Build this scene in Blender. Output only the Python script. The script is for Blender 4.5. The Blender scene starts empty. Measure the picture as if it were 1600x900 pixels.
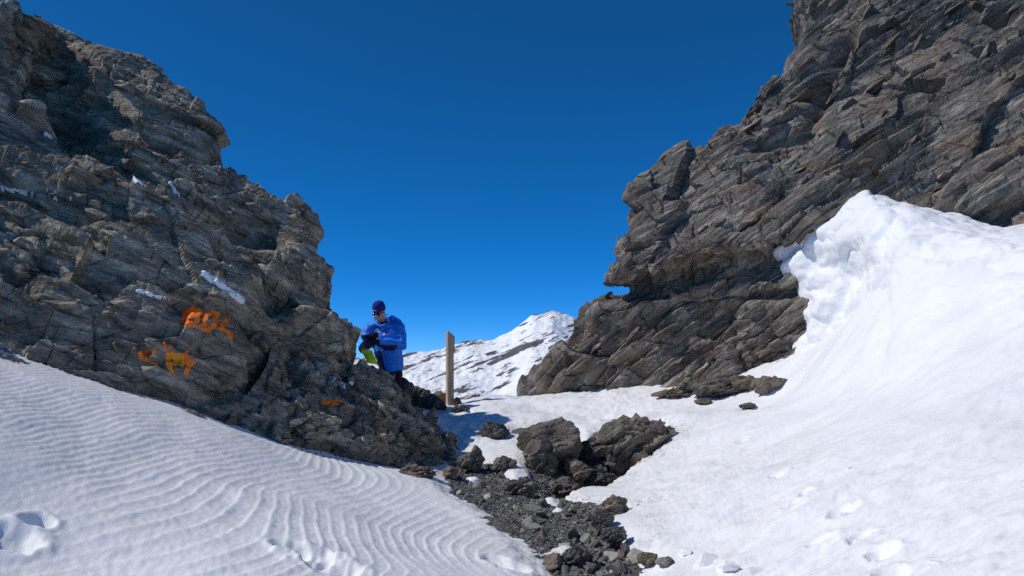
import bpy, bmesh, math, random
import numpy as np
from mathutils import Vector, Matrix, Quaternion

# ------------------------------------------------------------------ camera, sky, sun, exposure
scene = bpy.context.scene
C = scene.collection
F_PX = 1208.0                       # focal length in pixels of the 1600 px wide photograph
PITCH = math.radians(5.9)
EYE = np.array([0.0, 0.0, 1.6])
cam_data = bpy.data.cameras.new('camera')
cam_data.sensor_width = 36.0
cam_data.lens = 36.0 * F_PX / 1600.0
cam_data.clip_start = 0.05
cam_data.clip_end = 20000.0
cam = bpy.data.objects.new('camera', cam_data)
cam.location = EYE
cam.rotation_euler = (math.pi / 2 + PITCH, 0, 0)
C.objects.link(cam)
scene.camera = cam

TO_SUN = Vector((-0.68, -0.13, 0.72)).normalized()
sun_el = math.asin(TO_SUN.z)
sun_az = math.atan2(TO_SUN.x, TO_SUN.y)
world = bpy.data.worlds.new('World')
scene.world = world
world.use_nodes = True
wn = world.node_tree.nodes
wl = world.node_tree.links
bg = wn['Background']
sky = wn.new('ShaderNodeTexSky')
sky.sky_type = 'NISHITA'
sky.sun_disc = False
sky.sun_elevation = sun_el
sky.sun_rotation = sun_az % (2 * math.pi)
sky.altitude = 8000.0
sky.air_density = 1.0
sky.dust_density = 0.0
sky.ozone_density = 10.0
hs = wn.new('ShaderNodeHueSaturation')          # the deep polarised blue of high mountain air, over the whole sky alike
hs.inputs['Saturation'].default_value = 1.145
hs.inputs['Hue'].default_value = 0.494
wl.new(sky.outputs[0], hs.inputs['Color'])
wl.new(hs.outputs[0], bg.inputs[0])
bg.inputs[1].default_value = 0.15

sun_data = bpy.data.lights.new('sun', 'SUN')
sun_data.energy = 3.25
sun_data.angle = math.radians(0.53)
sun_data.color = (1.0, 0.955, 0.89)
sun = bpy.data.objects.new('sun', sun_data)
sun.rotation_euler = TO_SUN.to_track_quat('Z', 'Y').to_euler()
sun.location = (-6, 1, 14)
C.objects.link(sun)

vs = scene.view_settings
vs.view_transform = 'Standard'
vs.look = 'None'
vs.exposure = 0.0
vs.gamma = 1.0
vs.use_curve_mapping = False
scene.cycles.use_denoising = False
scene.cycles.denoising_prefilter = 'ACCURATE'
scene.cycles.max_bounces = 6

rng = np.random.default_rng(7)
random.seed(7)


# ------------------------------------------------------------------ helpers: pixels, noise, grids
def pix(px, py, Y):
    """a point at horizontal distance Y in the direction of photograph pixel (px, py)"""
    px = np.asarray(px, float); py = np.asarray(py, float); Y = np.asarray(Y, float)
    a = (px - 800.0) / F_PX
    b = (450.0 - py) / F_PX
    fy = math.cos(PITCH) - b * math.sin(PITCH)
    fz = math.sin(PITCH) + b * math.cos(PITCH)
    s = Y / fy
    return np.stack([a * s, Y + 0 * a, EYE[2] + fz * s], -1)


def project(P):
    d = P - EYE
    f = d[..., 1] * math.cos(PITCH) + d[..., 2] * math.sin(PITCH)
    u = -d[..., 1] * math.sin(PITCH) + d[..., 2] * math.cos(PITCH)
    f = np.maximum(f, 1e-3)
    return 800 + F_PX * d[..., 0] / f, 450 - F_PX * u / f, f


_perm = np.random.default_rng(11).permutation(4096).astype(np.int64)
_grad = np.random.default_rng(12).normal(size=(4096, 3))
_grad /= np.linalg.norm(_grad, axis=1, keepdims=True)
_rnd = np.random.default_rng(13).random((4096, 4))


def _h(ix, iy, iz):
    return _perm[(_perm[(_perm[ix & 4095] + iy) & 4095] + iz) & 4095]


def perlin(P):
    I = np.floor(P).astype(np.int64)
    f = P - I
    w = f * f * f * (f * (f * 6 - 15) + 10)
    out = 0
    for dx in (0, 1):
        wx = w[..., 0] if dx else 1 - w[..., 0]
        for dy in (0, 1):
            wy = w[..., 1] if dy else 1 - w[..., 1]
            for dz in (0, 1):
                wz = w[..., 2] if dz else 1 - w[..., 2]
                g = _grad[_h(I[..., 0] + dx, I[..., 1] + dy, I[..., 2] + dz)]
                dot = g[..., 0] * (f[..., 0] - dx) + g[..., 1] * (f[..., 1] - dy) + g[..., 2] * (f[..., 2] - dz)
                out = out + wx * wy * wz * dot
    return out * 1.5


def fbm(P, octaves=4, gain=0.5, lac=2.03):
    out = 0; a = 1.0; s = 0
    for o in range(octaves):
        out = out + a * perlin(P + 17.3 * o); s += a
        P = P * lac; a *= gain
    return out / s


def cells(P):
    """Voronoi: random numbers of the nearest cell, vector to its seed, distance to the border"""
    I = np.floor(P).astype(np.int64)
    f = P - I
    n = P.shape[:-1]
    d1 = np.full(n, 9.0); d2 = np.full(n, 9.0)
    idx = np.zeros(n, np.int64); vx = np.zeros(n); vy = np.zeros(n); vz = np.zeros(n)
    for dx in (-1, 0, 1):
        for dy in (-1, 0, 1):
            for dz in (-1, 0, 1):
                h = _h(I[..., 0] + dx, I[..., 1] + dy, I[..., 2] + dz)
                r = _rnd[h]
                ax = f[..., 0] - dx - r[..., 0]; ay = f[..., 1] - dy - r[..., 1]; az = f[..., 2] - dz - r[..., 2]
                v = ax * ax + ay * ay + az * az
                near = v < d1
                d2 = np.where(near, d1, np.minimum(d2, v))
                idx = np.where(near, h, idx)
                vx = np.where(near, ax, vx); vy = np.where(near, ay, vy); vz = np.where(near, az, vz)
                d1 = np.where(near, v, d1)
    return _rnd[(idx * 7 + 3) & 4095], np.sqrt(d2) - np.sqrt(d1), vx, vy, vz


def smooth(a, b, x):
    t = np.clip((x - a) / (b - a), 0, 1)
    return t * t * (3 - 2 * t)


def hermite(Cp, knots, tq):
    """nonuniform Catmull-Rom along axis 0"""
    n = len(knots)
    h = np.diff(knots)
    sh = (-1,) + (1,) * (Cp.ndim - 1)
    sec = np.diff(Cp, axis=0) / h.reshape(sh)
    m = np.empty_like(Cp)
    m[0] = sec[0]; m[-1] = sec[-1]
    w = (h[1:] / (h[1:] + h[:-1])).reshape(sh)
    m[1:-1] = sec[:-1] * w + sec[1:] * (1 - w)
    i = np.clip(np.searchsorted(knots, tq, 'right') - 1, 0, n - 2)
    t = ((tq - knots[i]) / h[i]).reshape(sh)
    hh = h[i].reshape(sh)
    return ((2 * t ** 3 - 3 * t ** 2 + 1) * Cp[i] + (t ** 3 - 2 * t ** 2 + t) * hh * m[i]
            + (-2 * t ** 3 + 3 * t ** 2) * Cp[i + 1] + (t ** 3 - t ** 2) * hh * m[i + 1])


def loft(Cp, nu, nv, wu=None, wv=None):
    """Cp (rows, cols, 3) -> (nv, nu, 3); wu / wv weight how densely each segment is sampled"""
    def axis0(A, n, w):
        ch = np.linalg.norm(np.diff(A, axis=0), axis=2).mean(1)
        k = np.concatenate([[0], np.cumsum(ch)])
        dens = ch * (np.ones(len(ch)) if w is None else np.asarray(w, float))
        cd = np.concatenate([[0], np.cumsum(dens)])
        tq = np.interp(np.linspace(0, cd[-1], n), cd, k)
        return hermite(A, k, tq)
    A = axis0(Cp, nv, wv)
    return axis0(A.transpose(1, 0, 2), nu, wu).transpose(1, 0, 2)


def grid_normals(P):
    du = np.gradient(P, axis=1); dv = np.gradient(P, axis=0)
    n = np.cross(du, dv)
    return n / np.maximum(np.linalg.norm(n, axis=-1, keepdims=True), 1e-9)


def mesh_from(name, verts, faces, smooth_shade=False):
    """verts (N,3), faces (M,k) arrays -> mesh"""
    verts = np.ascontiguousarray(verts, np.float32); faces = np.ascontiguousarray(faces, np.int32)
    me = bpy.data.meshes.new(name)
    k = faces.shape[1]
    me.vertices.add(len(verts)); me.vertices.foreach_set('co', verts.ravel())
    me.loops.add(faces.size); me.loops.foreach_set('vertex_index', faces.ravel())
    me.polygons.add(len(faces))
    me.polygons.foreach_set('loop_start', np.arange(0, faces.size, k, dtype=np.int32))
    me.polygons.foreach_set('use_smooth', np.full(len(faces), smooth_shade))
    me.update(calc_edges=True)
    return me


def grid_faces(nv, nu, keep=None):
    i = np.arange(nv * nu).reshape(nv, nu)
    f = np.stack([i[:-1, :-1], i[:-1, 1:], i[1:, 1:], i[1:, :-1]], -1)
    return f[keep] if keep is not None else f.reshape(-1, 4)


def compact(verts, faces):
    used, inv = np.unique(faces, return_inverse=True)
    return verts[used], inv.reshape(faces.shape)


def link(name, mesh, mat=None, parent=None):
    o = bpy.data.objects.new(name, mesh)
    if mat is not None and mesh is not None and len(mesh.materials) == 0:
        mesh.materials.append(mat)
    C.objects.link(o)
    if parent is not None:
        o.parent = parent
    return o


def tag(o, label=None, cat=None, group=None, kind=None):
    if label: o['label'] = label
    if cat: o['category'] = cat
    if group: o['group'] = group
    if kind: o['kind'] = kind
    return o


# ------------------------------------------------------------------ materials
class N:
    """tiny node builder"""
    def __init__(self, name):
        self.m = bpy.data.materials.new(name)
        self.m.use_nodes = True
        self.t = self.m.node_tree
        self.b = self.t.nodes['Principled BSDF']
        self.pos = self.t.nodes.new('ShaderNodeNewGeometry').outputs['Position']

    def put(self, sock, v):
        if hasattr(v, 'is_linked') or isinstance(v, bpy.types.NodeSocket):
            self.t.links.new(v, sock)
        elif isinstance(v, (tuple, list)) and len(v) == 3 and sock.type == 'RGBA':
            sock.default_value = (*v, 1)
        else:
            sock.default_value = v

    def mapping(self, rot=(0, 0, 0), scale=(1, 1, 1), vec=None, loc=(0, 0, 0)):
        n = self.t.nodes.new('ShaderNodeMapping')
        n.vector_type = 'TEXTURE'                       # turn into the bedding first, then scale
        n.inputs['Rotation'].default_value = rot
        n.inputs['Scale'].default_value = [1.0 / s for s in scale]
        n.inputs['Location'].default_value = loc
        self.put(n.inputs['Vector'], vec or self.pos)
        return n.outputs[0]

    def noise(self, scale, detail=4, rough=0.55, vec=None, dist=0.0):
        n = self.t.nodes.new('ShaderNodeTexNoise')
        n.inputs['Scale'].default_value = scale
        n.inputs['Detail'].default_value = detail
        n.inputs['Roughness'].default_value = rough
        n.inputs['Distortion'].default_value = dist
        self.put(n.inputs['Vector'], vec or self.pos)
        return n.outputs['Fac']

    def voronoi(self, scale, vec=None, feature='F1', out='Distance'):
        n = self.t.nodes.new('ShaderNodeTexVoronoi')
        n.feature = feature
        n.inputs['Scale'].default_value = scale
        self.put(n.inputs['Vector'], vec or self.pos)
        return n.outputs[out]

    def ramp(self, fac, stops):
        n = self.t.nodes.new('ShaderNodeValToRGB')
        e = n.color_ramp.elements
        while len(e) < len(stops): e.new(0.5)
        for el, (p, c) in zip(e, stops):
            el.position = p
            el.color = (c, c, c, 1) if isinstance(c, (int, float)) else (*c, 1)
        self.put(n.inputs[0], fac)
        return n.outputs[0]

    def mix(self, fac, a, b, mode='MIX'):
        n = self.t.nodes.new('ShaderNodeMix')
        n.data_type = 'RGBA'; n.blend_type = mode
        self.put(n.inputs[0], fac); self.put(n.inputs[6], a); self.put(n.inputs[7], b)
        return n.outputs[2]

    def math(self, op, a, b=0.0, c=0.0):
        n = self.t.nodes.new('ShaderNodeMath'); n.operation = op
        self.put(n.inputs[0], a); self.put(n.inputs[1], b); self.put(n.inputs[2], c)
        return n.outputs[0]

    def bump(self, height, strength, dist, normal=None):
        n = self.t.nodes.new('ShaderNodeBump')
        n.inputs['Strength'].default_value = strength
        n.inputs['Distance'].default_value = dist
        self.put(n.inputs['Height'], height)
        if normal is not None: self.put(n.inputs['Normal'], normal)
        return n.outputs[0]

    def done(self, color=None, rough=0.9, normal=None, spec=0.3):
        if color is not None: self.put(self.b.inputs['Base Color'], color)
        self.put(self.b.inputs['Roughness'], rough)
        self.b.inputs['Specular IOR Level'].default_value = spec
        if normal is not None: self.put(self.b.inputs['Normal'], normal)
        return self.m


def rock_mat(name, cols, tilt, warm=0.3, vein=0.5, pale=0.5, stretch=(1.0, 1.0, 5.0), wet=False):
    """cols: dark, mid, light stone colours; tilt: rotation that brings the bedding level"""
    n = N(name)
    bed = n.mapping(rot=tilt, scale=stretch)
    big = n.noise(0.9, 5, 0.6)
    streak = n.noise(2.6, 10, 0.72, bed, 0.3)
    fine = n.noise(26, 5, 0.7)
    grain = n.noise(90, 3, 0.6)
    col = n.ramp(streak, [(0.36, cols[0]), (0.5, cols[1]), (0.66, cols[2])])
    # brown iron staining
    st = n.ramp(n.noise(1.6, 5, 0.65, n.mapping(loc=(3, 7, 1), scale=(1, 1, 1.6))), [(0.46, 0.0), (0.66, warm)])
    col = n.mix(n.math('MULTIPLY', st, 0.75), col, (0.20, 0.125, 0.07))
    och = n.ramp(n.noise(2.4, 6, 0.7, n.mapping(loc=(13, 2, 5))), [(0.64, 0.0), (0.70, warm)])
    col = n.mix(och, col, (0.27, 0.15, 0.05))
    # speckle of paler mineral and crumbly grain
    sp = n.ramp(fine, [(0.54, 0.0), (0.68, pale)])
    col = n.mix(sp, col, (0.36, 0.33, 0.29))
    # pale quartz veins along the bedding
    vn = n.noise(1.7, 7, 0.6, n.mapping(rot=tilt, scale=(0.55, 0.55, 7.0), loc=(5, 1, 2)), 1.2)
    vf = n.ramp(vn, [(0.635, 0.0), (0.665, vein)])
    col = n.mix(vf, col, (0.50, 0.44, 0.39))
    col = n.mix(n.ramp(big, [(0.3, 0.35), (0.55, 0.0)]), col, (0.05, 0.048, 0.047))
    h = n.math('ADD', n.math('MULTIPLY', n.noise(9, 8, 0.68, bed), 1.0), n.math('MULTIPLY', grain, 0.25))
    b1 = n.bump(h, 0.6, 0.03)
    jl = n.voronoi(1.5, n.mapping(rot=tilt, scale=(1, 1, 2.0)), 'DISTANCE_TO_EDGE')
    jl = n.math('ADD', jl, n.math('MULTIPLY', n.noise(6, 5, 0.6), 0.05))
    col = n.mix(n.ramp(jl, [(0.022, 0.8), (0.042, 0.0)]), col, (0.02, 0.018, 0.017))      # thin dark lines along the joints
    crack = n.ramp(n.voronoi(5.0, n.mapping(rot=tilt, scale=(1, 1, 3.2)), 'DISTANCE_TO_EDGE'), [(0.0, 0.0), (0.06, 1.0)])
    lam = n.noise(3.0, 5, 0.6, n.mapping(rot=tilt, scale=(0.5, 0.5, 9.0)), 0.3)
    b2 = n.bump(lam, 0.55, 0.03, n.bump(crack, 0.35, 0.02, b1))
    return n.done(col, 0.35 if wet else 0.85, b2, 0.5 if wet else 0.3)


def stone_variant(name, c0, c1, rough=0.85):
    n = N(name)
    f = n.noise(14, 6, 0.65)
    col = n.ramp(f, [(0.35, c0), (0.65, c1)])
    col = n.mix(n.ramp(n.noise(60, 3, 0.6), [(0.58, 0.0), (0.72, 0.6)]), col, (0.33, 0.31, 0.28))
    return n.done(col, rough, n.bump(n.noise(40, 6, 0.7), 0.6, 0.012))




def basis(e1, e3):
    e1 = Vector(e1).normalized(); e3 = Vector(e3); e3 = (e3 - e1 * e1.dot(e3)).normalized()
    return Matrix((e1, e3.cross(e1), e3)).transposed()


R_E1, R_E3 = (0.70, -0.50, 0.55), (-0.45, 0.35, 0.82)      # bedding of the right rock: along, across
L_E1, L_E3 = (0.77, 0.50, -0.36), (0.25, 0.20, 0.90)       # bedding of the left rock
SCHIST_TILT = tuple(basis(R_E1, R_E3).to_euler())
LEFT_TILT = tuple(basis(L_E1, L_E3).to_euler())
m_right = rock_mat('schist', [(0.042, 0.039, 0.036), (0.17, 0.152, 0.131), (0.44, 0.39, 0.325)], SCHIST_TILT, 0.75, 0.95, 0.4, (0.9, 0.9, 4.5))
m_left = rock_mat('left_rock', [(0.065, 0.056, 0.045), (0.26, 0.222, 0.168), (0.64, 0.56, 0.44)], LEFT_TILT, 0.35, 0.6, 0.6, (0.9, 0.9, 3.5))
m_dark = rock_mat('dark_boulder_rock', [(0.02, 0.02, 0.022), (0.045, 0.045, 0.047), (0.085, 0.082, 0.08)], LEFT_TILT, 0.15, 0.15, 0.15, wet=True)
m_brown = rock_mat('brown_block_rock', [(0.09, 0.07, 0.05), (0.17, 0.135, 0.10), (0.25, 0.20, 0.15)], SCHIST_TILT, 0.5, 0.5, 0.2)
m_gully = rock_mat('gully_rock', [(0.045, 0.042, 0.038), (0.15, 0.135, 0.113), (0.30, 0.27, 0.225)], SCHIST_TILT, 0.6, 0.5, 0.4, (0.8, 0.8, 4.0))
m_stones = [stone_variant('dark_slate_stone', (0.06, 0.06, 0.063), (0.16, 0.158, 0.157)),
            stone_variant('grey_stone', (0.13, 0.125, 0.118), (0.28, 0.268, 0.25)),
            stone_variant('brown_stone', (0.10, 0.075, 0.05), (0.20, 0.155, 0.11)),
            stone_variant('pale_quartz_stone', (0.25, 0.23, 0.20), (0.48, 0.45, 0.41))]


def snow_mat():
    n = N('snow')
    grain = n.noise(160, 2, 0.6)
    lump = n.noise(22, 5, 0.6)
    col = n.ramp(n.noise(2.5, 5, 0.6), [(0.3, (0.80, 0.81, 0.83)), (0.7, (0.87, 0.875, 0.885))])
    # old dust blown in streaks down the slope, and single grains of grit
    dust = n.noise(1.3, 7, 0.65, n.mapping(rot=(0, 0, math.radians(-32)), scale=(0.6, 2.6, 1.0)), 0.4)
    col = n.mix(n.ramp(dust, [(0.50, 0.0), (0.74, 0.4)]), col, (0.62, 0.625, 0.63))
    grit = n.math('MULTIPLY', n.ramp(n.voronoi(26), [(0.035, 1.0), (0.06, 0.0)]), n.ramp(n.noise(0.9, 4, 0.6, n.mapping(loc=(4, 4, 4))), [(0.55, 0.0), (0.68, 0.8)]))
    at = n.t.nodes.new('ShaderNodeAttribute'); at.attribute_name = 'dirt'
    spill = n.math('MULTIPLY', at.outputs['Fac'], n.ramp(n.noise(34, 5, 0.7), [(0.50, 0.0), (0.60, 1.0)]))
    col = n.mix(grit, col, (0.12, 0.11, 0.10))
    col = n.mix(n.math('MULTIPLY', at.outputs['Fac'], 0.25), col, (0.45, 0.43, 0.41))
    col = n.mix(spill, col, (0.10, 0.095, 0.09))          # grit washed out from the path
    h = n.math('ADD', n.math('MULTIPLY', grain, 0.35), lump)
    b = n.bump(h, 0.35, 0.012)
    return n.done(col, 0.55, b, 0.25)


def gravel_mat():
    n = N('gravel')
    v = n.voronoi(38, None, 'F1', 'Color')
    c = n.ramp(v, [(0.1, (0.05, 0.05, 0.052)), (0.5, (0.115, 0.112, 0.11)), (0.85, (0.20, 0.188, 0.17)), (1.0, (0.42, 0.39, 0.35))])
    st = n.ramp(n.noise(2.0, 5, 0.6), [(0.5, 0.0), (0.75, 0.45)])
    c = n.mix(st, c, (0.10, 0.075, 0.05))
    h = n.math('ADD', n.voronoi(38, None, 'F1', 'Distance'), n.noise(60, 4, 0.6))
    return n.done(c, 0.85, n.bump(h, 0.8, 0.02))


m_snow = snow_mat()
m_gravel = gravel_mat()


# ------------------------------------------------------------------ ground: snow cover and the rubble path
# heights of the ground where the photograph shows it: (pixel x, pixel y, distance)
GP = [  # left snow bank
    (-300, 480, 4.8), (-250, 900, 2.4), (0, 574, 5.4), (0, 700, 4.0), (0, 900, 3.0), (200, 632, 5.8), (200, 760, 4.3),
    (400, 900, 3.4), (400, 790, 4.6), (400, 697, 6.3), (600, 742, 7.0), (600, 830, 5.0), (700, 900, 4.1),
    # rubble path and the trough up to the post
    (750, 785, 6.7), (800, 812, 6.1), (862, 892, 4.95), (930, 880, 5.0), (900, 800, 6.3), (830, 775, 6.9), (760, 735, 8.0),
    (690, 725, 8.5), (700, 690, 9.3), (760, 690, 9.2), (690, 652, 11.0), (703, 633, 12.0), (620, 640, 11.0), (600, 660, 9.8),
    (780, 650, 10.6), (830, 652, 10.4), (830, 619, 12.4), (760, 622, 12.5), (900, 640, 11.0), (960, 618, 11.4), (960, 660, 10.0),
    # gully bank and the right snow slope
    (930, 752, 7.6), (1000, 700, 8.4), (1040, 650, 9.2), (950, 780, 6.7), (1000, 900, 4.8), (1100, 760, 6.2), (1110, 624, 9.9),
    (1150, 650, 8.5), (1240, 612, 8.9), (1250, 650, 7.7), (1300, 760, 5.0), (1300, 900, 3.6), (1340, 580, 7.7), (1420, 560, 7.1),
    (1600, 900, 2.8), (1600, 700, 4.2), (1600, 560, 5.6), (1600, 470, 6.5), (1900, 600, 4.6),
    (1420, 460, 7.8), (1500, 430, 7.3), (1500, 500, 6.85), (1600, 425, 6.85), (1720, 450, 6.0), (1275, 560, 9.1), (1310, 520, 8.75), (1345, 480, 8.5)]
gp = np.array([pix(*p) for p in GP])
extra = [(-1.0, 14.5, 0.6), (0.8, 14.5, 0.75), (3, 14, 1.0), (-3, 14, 0.4), (-1, 18, -1.2), (2, 18, -1.0), (-5, 17, -1), (6, 17, -0.6),
         (0, 2.0, 0.18), (0, 0.0, 0.0), (-2.5, 0, 0.55), (2.5, 0, 0.75), (-5, 1.0, 1.2), (5.5, 2, 2.2), (-7, 5, 2.2), (-6, 9, 2.0),
         (8, 6, 2.9), (8, 11, 2.4), (-9, 12, 1.5), (0, -3, -0.3)]
gp = np.vstack([gp, extra])


def tps_fit(xy, z, lam=0.004):
    n = len(z)
    d = np.linalg.norm(xy[:, None] - xy[None], axis=2)
    K = np.where(d > 0, d * d * np.log(d + 1e-12), 0) + lam * np.eye(n)
    Pm = np.hstack([np.ones((n, 1)), xy])
    A = np.block([[K, Pm], [Pm.T, np.zeros((3, 3))]])
    return np.linalg.solve(A, np.concatenate([z, np.zeros(3)]))


tps_w = tps_fit(gp[:, :2], gp[:, 2])


def tps(x, y):
    out = tps_w[-3] + tps_w[-2] * x + tps_w[-1] * y
    for (a, b), w in zip(gp[:, :2], tps_w[:-3]):
        d2 = (x - a) ** 2 + (y - b) ** 2
        out = out + w * 0.5 * d2 * np.log(d2 + 1e-12)
    return out


def pixel_on_ground(px, py):
    """world point where the ray through a pixel meets the base ground"""
    Y = np.linspace(2.2, 15, 1300)
    P = pix(np.full_like(Y, px), np.full_like(Y, py), Y)
    g = tps(P[:, 0], P[:, 1])
    below = np.where(P[:, 2] < g)[0]
    i = below[0] if len(below) else len(Y) - 1
    return np.array([P[i, 0], P[i, 1], g[i]])


def poly_sd(x, y, poly):
    """signed distance to a polygon, positive inside"""
    d = np.full(x.shape, 1e9); inside = np.zeros(x.shape, bool)
    n = len(poly)
    for i in range(n):
        ax, ay = poly[i]; bx, by = poly[(i + 1) % n]
        ex, ey = bx - ax, by - ay
        t = np.clip(((x - ax) * ex + (y - ay) * ey) / (ex * ex + ey * ey), 0, 1)
        d = np.minimum(d, (x - ax - t * ex) ** 2 + (y - ay - t * ey) ** 2)
        c = (ay > y) != (by > y)
        xi = ax + (y - ay) / (by - ay + 1e-12) * ex
        inside ^= c & (x < xi)
    return np.where(inside, 1, -1) * np.sqrt(d)


def px_poly(pts):
    return [tuple(pixel_on_ground(*p)[:2]) for p in pts]


BARE = [px_poly([(690, 742), (720, 722), (800, 722), (822, 735), (830, 700), (815, 668), (890, 668), (918, 690), (935, 668), (1048, 652),
                 (1030, 690), (990, 725), (940, 755), (905, 752), (890, 770), (930, 785), (985, 785), (960, 808), (985, 850), (1000, 880),
                 (985, 930), (880, 930), (862, 892), (832, 850), (800, 812), (750, 785), (705, 765)])]
GULLY = [(pixel_on_ground(940, 735), 0.55, 0.26), (pixel_on_ground(985, 715), 0.5, 0.18), (pixel_on_ground(880, 745), 0.4, 0.1)]


ISLES = [pixel_on_ground(*p) for p in ((800, 730), (858, 778), (872, 792), (968, 815), (885, 856), (775, 745), (742, 742), (925, 770))]   # snow left lying on the path


def bare_amount(x, y):
    P = np.stack([x, y, 0 * x], -1)
    sd = np.maximum.reduce([poly_sd(x, y, p) for p in BARE])
    sd = sd + 0.12 * fbm(P * 2.2 + 4, 4, 0.6) + 0.10 * fbm(P * 8, 4, 0.65)
    for c in ISLES:
        sd = sd - 0.42 * np.exp(-((x - c[0]) ** 2 + (y - c[1]) ** 2 * 0.4) / 0.012)
    return sd


def gully(x, y):
    out = 0
    for c, r, dep in GULLY:
        out = out + dep * np.exp(-((x - c[0]) ** 2 + (y - c[1]) ** 2) / (r * r))
    return out


def ground_z(x, y):
    P = np.stack([x, y, 0 * x], -1)
    return (tps(x, y) - 0.05 - gully(x, y) + 0.07 * fbm(P * 1.7 + 9, 4, 0.55) + 0.035 * np.abs(fbm(P * 6, 4, 0.6)))


def ripple(x, y, z):
    """wind-cut layers in the left bank: they follow the contour lines and wander"""
    P = np.stack([x, y, 0 * x], -1)
    zz = z + 0.13 * perlin(P * 0.5 + 3) + 0.012 * perlin(P * 1.9 + 8)
    ph = zz / 0.024 + 0.04 * perlin(P * 16) + 0.03 * perlin(P * 4.2 + 2)
    fr = ph - np.floor(ph)
    saw = 1.25 * np.exp(-((fr - 0.6) / np.where(fr < 0.6, 0.22, 0.10)) ** 2) - 0.3
    strength = smooth(-0.05, 0.5, perlin(P * 0.6 + 31) + 0.35)
    return saw * (0.2 + 0.8 * strength)


PRINTS = [(18, 842, 0.10), (58, 818, 0.06), (490, 868, 0.10), (522, 886, 0.12), (455, 858, 0.08), (800, 890, 0.10), (775, 880, 0.08),
          (1318, 805, 0.07), (1348, 838, 0.07), (1180, 712, 0.06), (1284, 846, 0.07), (1160, 690, 0.06), (1215, 745, 0.06), (1245, 790, 0.07), (1262, 770, 0.05), (735, 692, 0.06), (718, 676, 0.06), (742, 668, 0.05), (715, 655, 0.06),
          (733, 645, 0.05), (1380, 862, 0.07), (1400, 888, 0.07)]
prints3 = [(pixel_on_ground(a, b), r) for a, b, r in PRINTS]


def snow_z(x, y, base=None):
    P = np.stack([x, y, 0 * x], -1)
    z = tps(x, y) if base is None else base
    left = smooth(0.5, -0.5, x - 0.10 * (y - 5)) * smooth(9.0, 7.0, y)
    right = smooth(0.6, 1.4, x)
    out = z + 0.05 * fbm(P * 0.9 + 2, 3) + 0.012 * fbm(P * 5.0, 3)
    out = out + left * 0.0058 * ripple(x, y, z) + left * 0.004 * fbm(P * np.array([34, 22, 1.0]), 2)
    # old tracks and sun-softened flutes on the right slope, running down the fall line
    q = np.stack([x * 0.9 + y * 0.55, (y - x * 0.35) * 3.2, 0 * x], -1)
    out = out + right * (0.085 * fbm(q * 0.8 + 5, 5, 0.6) + 0.05 * np.abs(fbm(q * 2.6 + 1, 4, 0.6)) * smooth(3.4, 1.6, x) + 0.008 * fbm(q * 7, 3, 0.6))
    mid = smooth(8.3, 9.3, y) * smooth(2.2, 1.4, x)
    out = out + mid * (0.09 * fbm(P * 1.5 + 6, 4, 0.55) + 0.04 * np.abs(fbm(P * 4 + 2, 3)))
    for c, r in prints3:
        d = np.sqrt((x - c[0]) ** 2 + (y - c[1]) ** 2 * 1.0) / r
        nn = perlin(P * 14 + 3) * 0.5
        out = out - 0.055 * np.exp(-(d + nn * 0.5) ** 4) + 0.014 * np.exp(-((d - 1.25 + nn) * 2.6) ** 2)
    return out


# fan-shaped grid, finer close by
ang = np.radians(np.concatenate([np.linspace(-75, -37, 50)[:-1], np.linspace(-37, 37, 680), np.linspace(37, 75, 50)[1:]]))
rad = np.geomspace(1.6, 19.0, 540)
gx = rad[:, None] * np.sin(ang)[None]; gy = rad[:, None] * np.cos(ang)[None]
base = tps(gx, gy)
sz = snow_z(gx, gy, base)
sd = bare_amount(gx, gy)
sz = sz - 0.55 * smooth(0.0, 0.09, sd) - 0.045 * smooth(-0.22, 0.02, sd)
gsnow = np.stack([gx, gy, sz], -1)
snow = link('snow_cover', mesh_from('snow_cover', gsnow.reshape(-1, 3), grid_faces(*gx.shape), True), m_snow)
tag(snow, kind='structure')
dirt = snow.data.attributes.new('dirt', 'FLOAT', 'POINT')
dirt.data.foreach_set('value', (smooth(-0.45, -0.02, sd) * smooth(-0.3, 0.3, fbm(np.stack([gx, gy, 0 * gx], -1) * 1.6, 3)) * 0.8).astype(np.float32).ravel())

xs = np.arange(-1.9, 3.2, 0.022); ys = np.arange(3.4, 11.2, 0.026)
bx, by = np.meshgrid(xs, ys)
bz = ground_z(bx, by) - 0.5 * smooth(-0.2, -0.5, bare_amount(bx, by))
path = link('rubble_path', mesh_from('rubble_path', np.stack([bx, by, bz], -1).reshape(-1, 3), grid_faces(*bx.shape), False), m_gravel)
tag(path, kind='structure')


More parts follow.
